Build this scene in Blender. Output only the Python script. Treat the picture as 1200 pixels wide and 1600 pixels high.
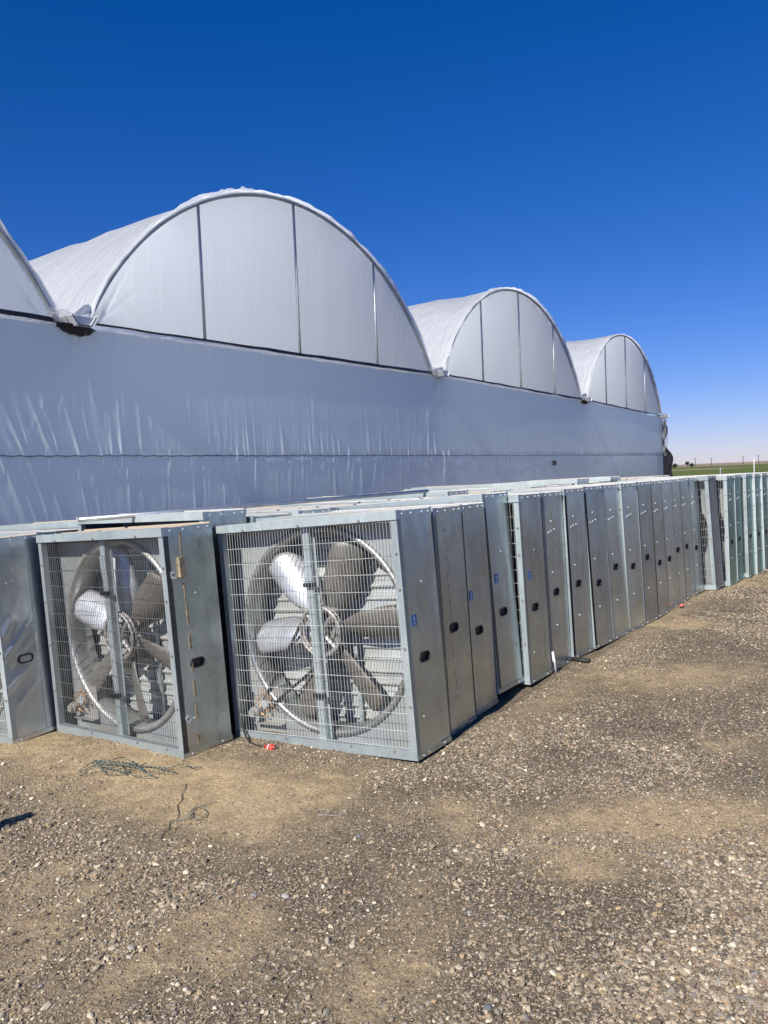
import bpy, math, random
import numpy as np
from mathutils import Matrix, Vector

random.seed(7)
RNG = np.random.default_rng(11)
SC = bpy.context.scene
COL = SC.collection
for _o in list(bpy.data.objects):
    bpy.data.objects.remove(_o)

# ------------------------------------------------------------------ camera
CAM_H, PITCH, ROLL, F_PX = 1.567, 0.04448, 0.04257, 1208.0
cam_data = bpy.data.cameras.new('camera')
cam_data.sensor_fit = 'VERTICAL'
cam_data.sensor_height = 24.0
cam_data.sensor_width = 18.0
cam_data.lens = 24.0 * F_PX / 1600.0
cam_data.clip_start = 0.05
cam_data.clip_end = 12000.0
cam = bpy.data.objects.new('camera', cam_data)
COL.objects.link(cam)
fwd = Vector((0, math.cos(PITCH), -math.sin(PITCH)))
up0 = Vector((0, math.sin(PITCH), math.cos(PITCH)))
rt0 = Vector((1, 0, 0))
rt = math.cos(ROLL) * rt0 - math.sin(ROLL) * up0
up = math.sin(ROLL) * rt0 + math.cos(ROLL) * up0
cam.matrix_world = Matrix(((rt.x, up.x, -fwd.x, 0), (rt.y, up.y, -fwd.y, 0), (rt.z, up.z, -fwd.z, CAM_H), (0, 0, 0, 1)))
SC.camera = cam

# ------------------------------------------------------------------ sky and sun
SUN_PSI, SUN_EL = 0.575, math.radians(38.0)
to_sun = Vector((-math.sin(SUN_PSI) * math.cos(SUN_EL), -math.cos(SUN_PSI) * math.cos(SUN_EL), math.sin(SUN_EL)))
world = bpy.data.worlds.new('World')
SC.world = world
world.use_nodes = True
wn, wl = world.node_tree.nodes, world.node_tree.links
wn.clear()
sky = wn.new('ShaderNodeTexSky')
sky.sky_type = 'NISHITA'
sky.sun_disc = False
sky.sun_elevation = SUN_EL
sky.sun_rotation = math.atan2(to_sun.x, to_sun.y)
sky.altitude = 300.0
sky.air_density = 1.0
sky.dust_density = 0.1
sky.ozone_density = 2.0
bg = wn.new('ShaderNodeBackground')
bg.inputs['Strength'].default_value = 0.080
hs = wn.new('ShaderNodeHueSaturation')
hs.inputs['Saturation'].default_value = 1.23
tint = wn.new('ShaderNodeMix')
tint.data_type = 'RGBA'
tint.blend_type = 'MULTIPLY'
tint.inputs[0].default_value = 1.0
tint.inputs[7].default_value = (0.76, 0.80, 1.29, 1.0)
wo = wn.new('ShaderNodeOutputWorld')
wl.new(sky.outputs[0], tint.inputs[6])
wl.new(tint.outputs[2], hs.inputs['Color'])
gam = wn.new('ShaderNodeGamma')
gam.inputs['Gamma'].default_value = 0.90
wl.new(hs.outputs[0], gam.inputs['Color'])
wl.new(gam.outputs[0], bg.inputs[0])
wl.new(bg.outputs[0], wo.inputs[0])

sun_data = bpy.data.lights.new('sun', 'SUN')
sun_data.energy = 5.0
sun_data.angle = math.radians(0.53)
sun_data.color = (1.0, 0.955, 0.89)
sun = bpy.data.objects.new('sun', sun_data)
sun.rotation_euler = (-to_sun).to_track_quat('-Z', 'Y').to_euler()
sun.location = (0, 0, 30)
COL.objects.link(sun)

SC.view_settings.view_transform = 'Standard'
SC.view_settings.look = 'None'
SC.view_settings.gamma = 1.0
SC.view_settings.use_curve_mapping = False
SC.view_settings.exposure = 0.34
SC.cycles.max_bounces = 6
SC.cycles.diffuse_bounces = 4
SC.cycles.glossy_bounces = 3
SC.cycles.transmission_bounces = 4

# ------------------------------------------------------------------ helpers
class MB:
    """collects faces for one mesh"""
    def __init__(self):
        self.v, self.f = [], []
    def add(self, verts, faces):
        o = len(self.v)
        self.v += [tuple(p) for p in verts]
        self.f += [tuple(i + o for i in f) for f in faces]
        return self
    def box(self, x0, x1, y0, y1, z0, z1):
        v = [(x0, y0, z0), (x1, y0, z0), (x1, y1, z0), (x0, y1, z0), (x0, y0, z1), (x1, y0, z1), (x1, y1, z1), (x0, y1, z1)]
        return self.add(v, [(0, 3, 2, 1), (4, 5, 6, 7), (0, 1, 5, 4), (1, 2, 6, 5), (2, 3, 7, 6), (3, 0, 4, 7)])
    def tube(self, pts, r, n=6, closed=False, cap=True):
        P = [Vector(p) for p in pts]
        m = len(P)
        rs = r if isinstance(r, (list, tuple)) else [r] * m
        rings = []
        prev = None
        for i in range(m):
            a = P[(i - 1) % m] if (closed or i > 0) else P[i]
            b = P[(i + 1) % m] if (closed or i < m - 1) else P[i]
            t = (b - a)
            if t.length < 1e-9:
                t = Vector((0, 0, 1))
            t.normalize()
            if prev is None:
                h = Vector((0, 0, 1)) if abs(t.z) < 0.9 else Vector((1, 0, 0))
                e1 = t.cross(h).normalized()
            else:
                e1 = (prev - t * prev.dot(t))
                e1 = e1.normalized() if e1.length > 1e-6 else t.orthogonal().normalized()
            prev = e1
            e2 = t.cross(e1)
            rings.append([P[i] + (e1 * math.cos(2 * math.pi * k / n) + e2 * math.sin(2 * math.pi * k / n)) * rs[i] for k in range(n)])
        v = [tuple(q) for rg in rings for q in rg]
        f = []
        for i in range(m if closed else m - 1):
            j = (i + 1) % m
            for k in range(n):
                l = (k + 1) % n
                f.append((i * n + k, i * n + l, j * n + l, j * n + k))
        if cap and not closed:
            f.append(tuple(reversed(range(n))))
            f.append(tuple((m - 1) * n + k for k in range(n)))
        return self.add(v, f)
    def cyl(self, c, axis, r, h, n=16, r2=None):
        c, a = Vector(c), Vector(axis).normalized()
        return self.tube([c, c + a * h], [r, r if r2 is None else r2], n)
    def mesh(self, name, mat=None, smooth=False):
        me = bpy.data.meshes.new(name)
        me.from_pydata(self.v, [], self.f)
        if mat is not None:
            me.materials.append(mat)
        if smooth:
            me.shade_smooth()
        me.update()
        return me

def np_mesh(name, V, F, mat=None, smooth=True):
    V = np.asarray(V, np.float32); F = np.asarray(F, np.int32)
    me = bpy.data.meshes.new(name)
    k = F.shape[1]
    me.vertices.add(len(V)); me.vertices.foreach_set('co', V.ravel())
    me.loops.add(F.size); me.loops.foreach_set('vertex_index', F.ravel())
    me.polygons.add(len(F))
    me.polygons.foreach_set('loop_start', np.arange(0, F.size, k, dtype=np.int32))
    me.polygons.foreach_set('loop_total', np.full(len(F), k, np.int32))
    if mat is not None:
        me.materials.append(mat)
    me.update(calc_edges=True)
    me.validate()
    me.shade_smooth() if smooth else me.shade_flat()
    return me

def grid_faces(nu, nv, flip=False):
    i = np.arange(nu - 1)[:, None] * nv + np.arange(nv - 1)[None, :]
    q = np.stack([i, i + nv, i + nv + 1, i + 1], -1).reshape(-1, 4)
    return q[:, ::-1] if flip else q

def link(name, me, parent=None, mat=None):
    o = bpy.data.objects.new(name, me)
    COL.objects.link(o)
    if parent is not None:
        o.parent = parent
    if mat is not None and me is not None:
        o.material_slots[0].link = 'OBJECT'
        o.material_slots[0].material = mat
    return o

def tag(o, label=None, cat=None, group=None, kind=None):
    if label: o['label'] = label
    if cat: o['category'] = cat
    if group: o['group'] = group
    if kind: o['kind'] = kind
    return o

def empty(name, mw):
    o = bpy.data.objects.new(name, None)
    o.empty_display_size = 0.2
    COL.objects.link(o)
    o.matrix_world = mw
    return o

# value noise, used for terrain and for scattering stones
_T = RNG.random((257, 257))
def vnoise(x, y):
    x = np.asarray(x, float); y = np.asarray(y, float)
    xi, yi = np.floor(x).astype(int), np.floor(y).astype(int)
    fx, fy = x - xi, y - yi
    fx = fx * fx * (3 - 2 * fx); fy = fy * fy * (3 - 2 * fy)
    a = _T[xi % 256, yi % 256]; b = _T[(xi + 1) % 256, yi % 256]
    c = _T[xi % 256, (yi + 1) % 256]; d = _T[(xi + 1) % 256, (yi + 1) % 256]
    return (a * (1 - fx) + b * fx) * (1 - fy) + (c * (1 - fx) + d * fx) * fy
def fbm(x, y, o=4):
    s, a, t = 0, 0.5, 0
    for i in range(o):
        s = s + a * vnoise(x * 2 ** i + 17.3 * i, y * 2 ** i + 5.1 * i); t += a; a *= 0.5
    return s / t
def sstep(a, b, x):
    t = np.clip((np.asarray(x, float) - a) / (b - a), 0, 1)
    return t * t * (3 - 2 * t)

# ------------------------------------------------------------------ materials
class NT:
    def __init__(self, name):
        self.m = bpy.data.materials.new(name)
        self.m.use_nodes = True
        self.t = self.m.node_tree
        self.t.nodes.clear()
        self.out = self.t.nodes.new('ShaderNodeOutputMaterial')
    def n(self, kind, **kw):
        nd = self.t.nodes.new('ShaderNode' + kind)
        ins = kw.pop('ins', {})
        for k, v in kw.items():
            setattr(nd, k, v)
        for k, v in ins.items():
            if hasattr(v, 'is_linked') or isinstance(v, bpy.types.NodeSocket):
                self.t.links.new(v, nd.inputs[k])
            else:
                nd.inputs[k].default_value = v
        return nd
    def l(self, a, b):
        self.t.links.new(a, b)
    def ramp(self, fac, stops, interp='LINEAR'):
        r = self.n('ValToRGB')
        r.color_ramp.interpolation = interp
        el = r.color_ramp.elements
        while len(el) < len(stops):
            el.new(0.5)
        for e, (p, c) in zip(el, stops):
            e.position = p
            e.color = (*c, 1) if len(c) == 3 else c
        self.l(fac, r.inputs[0])
        return r.outputs[0]
    def mix(self, fac, a, b, mode='MIX'):
        x = self.n('Mix', data_type='RGBA', blend_type=mode)
        for s, v in ((x.inputs[0], fac), (x.inputs[6], a), (x.inputs[7], b)):
            if isinstance(v, bpy.types.NodeSocket): self.l(v, s)
            elif isinstance(v, (int, float)): s.default_value = v
            else: s.default_value = (*v, 1)
        return x.outputs[2]
    def noise(self, vec, scale, detail=4, rough=0.55, dist=0.0):
        return self.n('TexNoise', ins={'Vector': vec, 'Scale': scale, 'Detail': detail, 'Roughness': rough, 'Distortion': dist}).outputs[0]
    def bump(self, h, strength, dist, prev=None):
        ins = {'Height': h, 'Strength': strength, 'Distance': dist}
        if prev is not None: ins['Normal'] = prev
        return self.n('Bump', ins=ins).outputs[0]
    def mapping(self, vec, scale=(1, 1, 1), loc=(0, 0, 0)):
        return self.n('Mapping', ins={'Vector': vec, 'Scale': scale, 'Location': loc}).outputs[0]
    def bsdf(self, **ins):
        b = self.n('BsdfPrincipled')
        for k, v in ins.items():
            k = k.replace('_', ' ')
            if isinstance(v, bpy.types.NodeSocket): self.l(v, b.inputs[k])
            elif isinstance(v, tuple) and len(v) == 3: b.inputs[k].default_value = (*v, 1)
            else: b.inputs[k].default_value = v
        self.l(b.outputs[0], self.out.inputs[0])
        return b

def simple(name, col, rough=0.6, metal=0.0, var=0.15, scale=8.0, spec=0.5):
    t = NT(name)
    co = t.n('TexCoord').outputs['Object']
    nz = t.noise(co, scale, 5)
    c = t.ramp(nz, [(0.3, tuple(x * (1 - var) for x in col)), (0.7, tuple(min(1, x * (1 + var)) for x in col))])
    t.bsdf(Base_Color=c, Roughness=rough, Metallic=metal, Specular_IOR_Level=spec)
    return t.m

def galvanised(name, base, rough=0.36, metal=0.9, wave=0.012, dust=(0.30, 0.235, 0.16), dust_amt=0.0, spangle=0.07, stain=0.25):
    t = NT(name)
    tc = t.n('TexCoord').outputs['Object']
    oi = t.n('ObjectInfo')
    off = t.n('VectorMath', operation='SCALE', ins={0: oi.outputs['Location'], 'Scale': 3.7}).outputs[0]
    rv = t.n('CombineXYZ', ins={0: oi.outputs['Random'], 1: oi.outputs['Random']}).outputs[0]
    rv = t.n('VectorMath', operation='SCALE', ins={0: rv, 'Scale': 31.0}).outputs[0]
    co = t.n('VectorMath', operation='ADD', ins={0: tc, 1: rv}).outputs[0]
    vor = t.n('TexVoronoi', ins={'Vector': co, 'Scale': 55.0})
    sp = t.n('SeparateColor', ins={0: vor.outputs['Color']}).outputs[0]
    big = t.noise(co, 2.2, 4, 0.6)
    stre = t.noise(t.mapping(co, (9, 9, 0.8)), 2.0, 4, 0.6)
    c0 = t.mix(sp, tuple(x * (1 - spangle) for x in base), tuple(min(1, x * (1 + spangle)) for x in base))
    c1 = t.mix(t.ramp(big, [(0.35, (0, 0, 0)), (0.75, (1, 1, 1))]), c0, tuple(x * (1 - stain) for x in base))
    rnd = t.ramp(oi.outputs['Random'], [(0, (0.80, 0.81, 0.82)), (0.5, (0.95, 0.95, 0.94)), (1, (1.10, 1.10, 1.09))])
    c2 = t.mix(1.0, c1, rnd, 'MULTIPLY')
    # fine scuffs
    sc = t.noise(t.mapping(co, (6, 30, 3)), 9.0, 3, 0.7)
    scf = t.ramp(sc, [(0.66, (0, 0, 0)), (0.74, (1, 1, 1))])
    c2 = t.mix(t.n('Math', operation='MULTIPLY', ins={0: scf, 1: 0.35}).outputs[0], c2, tuple(x * 0.45 for x in base))
    dn = t.noise(co, 3.0, 6, 0.65)
    df = t.ramp(dn, [(0.5 - dust_amt * 0.5, (0, 0, 0)), (0.8 - dust_amt * 0.4, (1, 1, 1))])
    df = t.n('Math', operation='MULTIPLY', ins={0: df, 1: min(1.0, dust_amt * 1.6)}).outputs[0]
    c3 = t.mix(df, c2, dust)
    r = t.ramp(stre, [(0.3, (rough - 0.07,) * 3), (0.7, (rough + 0.09,) * 3)])
    r = t.mix(df, r, (0.8, 0.8, 0.8))
    mt = t.n('Math', operation='MULTIPLY', ins={0: t.n('Math', operation='SUBTRACT', ins={0: 1.0, 1: df}).outputs[0], 1: metal}).outputs[0]
    wv = t.noise(t.mapping(co, (1.0, 2.0, 0.7)), 2.6, 2, 0.4)
    nb = t.bump(wv, 1.0, wave)
    nb = t.bump(sp, 0.06, 0.002, nb)
    t.bsdf(Base_Color=c3, Roughness=r, Metallic=mt, Normal=nb)
    return t.m

GALV = galvanised('galvanised sheet', (0.46, 0.52, 0.51))
GALV_SIDE = galvanised('galvanised side sheet', (0.56, 0.63, 0.63), rough=0.29, wave=0.015, dust_amt=0.10, stain=0.3)
GALV_DENT = galvanised('dented galvanised sheet', (0.66, 0.70, 0.71), rough=0.34, metal=0.75, wave=0.006, stain=0.2)
GALV_TEAL = galvanised('teal tinted sheet', (0.20, 0.39, 0.37), rough=0.36, wave=0.010, stain=0.3)
GALV_TOP = galvanised('dusty top sheet', (0.62, 0.65, 0.66), rough=0.5, metal=0.75, dust=(0.42, 0.36, 0.28), dust_amt=0.42)
GALV_SAND = galvanised('sandy top sheet', (0.60, 0.62, 0.62), rough=0.5, metal=0.7, dust=(0.44, 0.36, 0.265), dust_amt=0.75)
FRAME = galvanised('galvanised frame rail', (0.51, 0.585, 0.59), rough=0.46, metal=0.55, wave=0.003, dust_amt=0.12)
WIRE = simple('zinc wire', (0.60, 0.63, 0.60), 0.45, 0.4, 0.2)
WIRE_DARK = simple('weathered wire', (0.20, 0.21, 0.21), 0.5, 0.5, 0.25)
PLATE = galvanised('shroud sheet', (0.40, 0.435, 0.435), rough=0.5, metal=0.5, wave=0.006, dust_amt=0.2)
RING = galvanised('shroud ring sheet', (0.50, 0.52, 0.50), rough=0.34, metal=0.85, wave=0.004, dust=(0.20, 0.165, 0.12), dust_amt=0.3)  # dusty; the dust is toned darker to deepen shade inside the mouth
BLADE = galvanised('dusty blade steel', (0.30, 0.295, 0.28), rough=0.40, metal=0.8, wave=0.008, dust=(0.085, 0.066, 0.046), dust_amt=0.50)
BLADE_CLEAN = galvanised('bare blade steel', (0.66, 0.68, 0.70), rough=0.40, metal=0.55, wave=0.008, dust_amt=0.05)
SLAT = galvanised('shutter slat sheet', (0.54, 0.575, 0.56), rough=0.42, metal=0.35, wave=0.004, dust_amt=0.2)
IRON = simple('chipped cast iron', (0.30, 0.285, 0.265), 0.55, 0.4, 0.55, 60)
BLACK = simple('black plastic', (0.018, 0.018, 0.02), 0.5, 0, 0.3)
RUBBER = simple('black rubber', (0.022, 0.021, 0.02), 0.7, 0, 0.3)
RED = simple('red plug plastic', (0.62, 0.06, 0.04), 0.4, 0, 0.15)
BLUE = simple('blue sticker', (0.03, 0.17, 0.45), 0.4, 0, 0.08)
WHITE = simple('white print', (0.75, 0.77, 0.78), 0.5, 0, 0.08)
WHITEPIPE = simple('white plastic pipe', (0.72, 0.73, 0.72), 0.4, 0, 0.1)
STEELPIPE = simple('galvanised pipe', (0.50, 0.53, 0.54), 0.4, 0.8, 0.12)
RUST = simple('tan sealant residue', (0.30, 0.24, 0.15), 0.8, 0, 0.5, 25)
COPPER = simple('motor winding', (0.42, 0.25, 0.12), 0.5, 0.4, 0.4, 60)
MOTOR = simple('grey motor paint', (0.40, 0.42, 0.42), 0.45, 0.3, 0.3, 30)

def film(name, col, trans, rough, wr=(5, 5, 0.9), bump=0.02, dirt=0.12, back=None, clear=0.0):
    t = NT(name)
    co = t.n('TexCoord').outputs['Object']
    n1 = t.noise(co, 0.55, 4, 0.55)
    n2 = t.noise(t.mapping(co, (1.5, 1.5, 0.22)), 1.6, 5, 0.6)
    c = t.mix(t.ramp(n1, [(0.35, (0, 0, 0)), (0.7, (1, 1, 1))]), col, tuple(x * (1 - dirt) for x in col))
    c = t.mix(t.ramp(n2, [(0.55, (0, 0, 0)), (0.8, (0.6, 0.6, 0.6))]), c, tuple(x * (1 - dirt * 1.3) for x in col))
    w = t.noise(t.mapping(co, wr), 2.2, 5, 0.55, 0.4)
    nb = t.bump(w, 1.0, bump)
    b = t.n('BsdfPrincipled', ins={'Base Color': c, 'Roughness': rough, 'Specular IOR Level': 0.5, 'Normal': nb})
    sh = b.outputs[0]
    if trans > 0:
        tr = t.n('BsdfTranslucent', ins={'Color': t.mix(0.6, c, (0.95, 0.985, 1.0)), 'Normal': nb})
        sh = t.n('MixShader', ins={0: trans, 1: sh, 2: tr.outputs[0]}).outputs[0]
    if clear > 0:
        sh = t.n('MixShader', ins={0: clear, 1: sh, 2: t.n('BsdfTransparent').outputs[0]}).outputs[0]
    if back is not None:
        d = t.n('BsdfDiffuse', ins={'Color': (*back, 1)})
        g = t.n('NewGeometry')
        sh = t.n('MixShader', ins={0: g.outputs['Backfacing'], 1: sh, 2: d.outputs[0]}).outputs[0]
    t.l(sh, t.out.inputs[0])
    return t.m

FILM_WALL = film('white wall film', (0.64, 0.75, 0.80), 0.26, 0.18, (6.0, 6.0, 0.5), 0.004, 0.05)
FILM_GABLE = film('translucent gable film', (0.93, 0.97, 1.0), 0.90, 0.36, (4.5, 4.5, 0.7), 0.012, 0.05)
FILM_ROOF = film('translucent roof film', (0.97, 0.985, 0.985), 0.63, 0.24, (0.8, 3.2, 0.9), 0.10, 0.03)
FILM_FLAP = film('loose clear film', (0.86, 0.88, 0.90), 0.5, 0.22, (9, 9, 9), 0.05, 0.05, clear=0.45)
FILM_BLACK = simple('black film', (0.012, 0.012, 0.014), 0.45, 0, 0.4)
HOOP = simple('galvanised hoop tube', (0.34, 0.37, 0.385), 0.5, 0.5, 0.25, 3)
GPOST = simple('gable post tube', (0.44, 0.47, 0.49), 0.5, 0.4, 0.15, 3)
GUTTER = simple('white gutter sheet', (0.52, 0.54, 0.56), 0.45, 0.2, 0.12)

# ------------------------------------------------------------------ terrain
O0 = np.array([0.1314, 4.194]); RYAW = 0.60
RU = np.array([math.sin(RYAW), math.cos(RYAW)]); RN = np.array([math.cos(RYAW), -math.sin(RYAW)])
def along_perp(x, y):
    dx, dy = np.asarray(x, float) - O0[0], np.asarray(y, float) - O0[1]
    return dx * RU[0] + dy * RU[1], dx * RN[0] + dy * RN[1]
def gz(x, y):
    al, d = along_perp(x, y)
    fade = 1 - 0.45 * sstep(1.0, 7.0, al)
    z = 0.040 * np.clip(d, -9, 0) * fade * (1 - sstep(25, 60, al))
    z = z + 0.012 * np.clip(d, 0, 3) * (1 - sstep(6, 20, al))
    z = z + 0.024 * sstep(0.8, 3.0, al) * np.exp(-(d / 2.5) ** 2)
    # hollow under the raised fans and a swept-up bank along the row
    z = z - 0.030 * np.exp(-((al - 1.15) / 0.45) ** 2 - ((d + 0.10) / 0.16) ** 2)
    return z - 0.006
def gdetail(x, y):
    r = np.hypot(np.asarray(x, float), np.asarray(y, float))
    return ((fbm(np.asarray(x) * 0.9, np.asarray(y) * 0.9, 3) - 0.5) * 0.05 + (fbm(np.asarray(x) * 5 + 3, np.asarray(y) * 5, 3) - 0.5) * 0.022) * (1 - sstep(12, 40, r))
def sand(x, y):
    """1 where bare sand shows, 0 where gravel lies thick"""
    al, d = along_perp(x, y)
    a = fbm(np.asarray(x) * 0.95 + 40 + 0.3 * np.asarray(y), np.asarray(y) * 0.75 + 9, 4)
    b = fbm(np.asarray(x) * 3.1 + 7, np.asarray(y) * 2.3 + 2, 3)
    m = sstep(0.54, 0.70, a * 0.75 + b * 0.25)
    apron = 1.1 * np.exp(-((al + 0.75) / 0.55) ** 2) * sstep(0.6, -0.5, d)          # in front of the first fans
    edge = np.exp(-((d - 0.22) / 0.2) ** 2) * sstep(-0.6, 1.0, al) * 0.55     # along the long row
    p1 = np.exp(-((np.asarray(x) - 1.15) / 0.75) ** 2 - ((np.asarray(y) - 3.35) / 0.26) ** 2) * 1.15   # pale patches at right
    p2 = np.exp(-((np.asarray(x) - 1.85) / 0.55) ** 2 - ((np.asarray(y) - 3.1) / 0.2) ** 2) * 1.2
    p3 = np.exp(-((np.asarray(x) - 2.1) / 0.8) ** 2 - ((np.asarray(y) - 5.6) / 0.4) ** 2) * 0.9
    g = np.maximum.reduce([m * 0.8, apron, edge, p1, p2, p3])
    return np.clip(g * (0.55 + 0.9 * b), 0, 1)

def lines(fine0, fine1, step, far0, far1):
    a = list(np.arange(fine0, fine1 + 1e-6, step))
    s, x = step, fine1
    while x < far1:
        s *= 1.16; x += s; a.append(min(x, far1))
    s, x, b = step, fine0, []
    while x > far0:
        s *= 1.16; x -= s; b.append(max(x, far0))
    return np.array(b[::-1] + a)

def ground_material():
    t = NT('gravel yard soil')
    co = t.n('TexCoord').outputs['Object']
    at = t.n('Attribute', attribute_name='sand').outputs['Fac']
    n1 = t.noise(co, 1.1, 6, 0.6)
    n2 = t.noise(co, 7.0, 6, 0.65)
    n3 = t.noise(co, 60.0, 5, 0.7)
    dirt = t.ramp(n1, [(0.30, (0.110, 0.084, 0.053)), (0.5, (0.170, 0.131, 0.083)), (0.72, (0.250, 0.192, 0.120))])
    sandc = t.ramp(n2, [(0.3, (0.39, 0.288, 0.160)), (0.7, (0.56, 0.425, 0.25))])
    f = t.n('Math', operation='ADD', ins={0: at, 1: t.n('Math', operation='MULTIPLY', ins={0: t.n('Math', operation='SUBTRACT', ins={0: n2, 1: 0.5}).outputs[0], 1: 0.9}).outputs[0]}, use_clamp=True).outputs[0]
    base = t.mix(f, dirt, sandc)
    base = t.mix(1.0, base, t.ramp(n3, [(0.25, (0.5, 0.5, 0.5)), (0.75, (1.35, 1.34, 1.32))]), 'MULTIPLY')
    # grit: small grains of many greys
    cols = [(0.0, (0.075, 0.062, 0.048)), (0.3, (0.20, 0.165, 0.120)), (0.55, (0.32, 0.265, 0.19)), (0.8, (0.48, 0.41, 0.305)), (1.0, (0.70, 0.62, 0.49))]
    nb = None
    for sc, thr, dist in ((240.0, 0.50, 0.004), (95.0, 0.60, 0.010)):
        wob = t.n('VectorMath', operation='ADD', ins={0: co, 1: t.n('VectorMath', operation='SCALE', ins={0: t.n('TexNoise', ins={'Vector': co, 'Scale': sc * 0.7, 'Detail': 2.0}).outputs[1], 'Scale': 0.6 / sc}).outputs[0]}).outputs[0]
        v = t.n('TexVoronoi', ins={'Vector': wob, 'Scale': sc})
        v2 = t.n('TexVoronoi', feature='DISTANCE_TO_EDGE', ins={'Vector': wob, 'Scale': sc})
        s = t.n('SeparateColor', ins={0: v.outputs['Color']})
        g = t.ramp(s.outputs[0], cols)
        pick = t.n('Math', operation='GREATER_THAN', ins={0: t.n('Math', operation='SUBTRACT', ins={0: s.outputs[1], 1: t.n('Math', operation='MULTIPLY', ins={0: f, 1: -0.42}).outputs[0]}).outputs[0], 1: 2.0}).outputs[0]
        # chance of a grain falls where sand lies
        ch = t.n('Math', operation='ADD', ins={0: s.outputs[1], 1: t.n('Math', operation='MULTIPLY', ins={0: f, 1: -0.42}).outputs[0]}).outputs[0]
        pick = t.n('Math', operation='GREATER_THAN', ins={0: ch, 1: thr}).outputs[0]
        inside = t.ramp(v2.outputs['Distance'], [(0.03, (0, 0, 0)), (0.13, (1, 1, 1))])
        m = t.n('Math', operation='MULTIPLY', ins={0: pick, 1: inside}).outputs[0]
        base = t.mix(t.n('Math', operation='MULTIPLY', ins={0: m, 1: 0.85}).outputs[0], base, g)
        nb = t.bump(m, 0.9, dist, nb)
    nb = t.bump(n3, 0.8, 0.012, nb)
    nb = t.bump(n2, 0.6, 0.03, nb)
    t.bsdf(Base_Color=base, Roughness=0.95, Normal=nb, Specular_IOR_Level=0.15)
    return t.m

gx = lines(-4.5, 7.0, 0.05, -5000, 5000)
gy = lines(1.2, 9.5, 0.05, -300, 9000)
XX, YY = np.meshgrid(gx, gy, indexing='ij')
ZZ = gz(XX, YY) + gdetail(XX, YY)
gme = np_mesh('ground', np.stack([XX, YY, ZZ], -1).reshape(-1, 3), grid_faces(len(gx), len(gy)), ground_material())
a_ = gme.attributes.new('sand', 'FLOAT', 'POINT')
a_.data.foreach_set('value', sand(XX, YY).ravel().astype(np.float32))
ground = tag(link('ground', gme), 'brown gravel and sandy dirt yard in front of the fans', kind='structure')

def field_material():
    t = NT('winter field')
    co = t.n('TexCoord').outputs['Object']
    n1 = t.noise(t.mapping(co, (0.02, 0.006, 1)), 1.0, 5, 0.6)
    n2 = t.noise(t.mapping(co, (0.09, 0.03, 1)), 1.0, 5, 0.6)
    y = t.n('SeparateXYZ', ins={0: co}).outputs[1]
    g = t.ramp(n2, [(0.3, (0.075, 0.105, 0.020)), (0.58, (0.125, 0.150, 0.034)), (0.72, (0.27, 0.25, 0.13))])
    d = t.ramp(n1, [(0.3, (0.25, 0.19, 0.13)), (0.7, (0.34, 0.27, 0.19))])
    far = t.n('MapRange', ins={'Value': t.n('Math', operation='ADD', ins={0: y, 1: t.n('Math', operation='MULTIPLY', ins={0: n1, 1: 260.0}).outputs[0]}).outputs[0], 'From Min': 560.0, 'From Max': 680.0}).outputs[0]
    t.bsdf(Base_Color=t.mix(far, g, d), Roughness=0.95, Specular_IOR_Level=0.1)
    return t.m
fx = np.concatenate([np.linspace(-600, 900, 60), np.linspace(950, 5000, 20)]); fy = np.concatenate([np.linspace(62, 900, 80), np.linspace(950, 8000, 30)])
FX, FY = np.meshgrid(fx, fy, indexing='ij')
fz = gz(FX, FY) + 0.03 + (fbm(FX * 0.02, FY * 0.012, 3) - 0.45) * 0.5 * sstep(80, 200, FY) + 7.0 * sstep(900, 2200, FY) * sstep(150, 1500, FX - 0.2 * FY) * fbm(FX * 0.003, FY * 0.002, 3)
tag(link('field', np_mesh('field', np.stack([FX, FY, fz], -1).reshape(-1, 3), grid_faces(len(fx), len(fy)), field_material())), 'flat green winter field reaching to the horizon', kind='structure')

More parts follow.
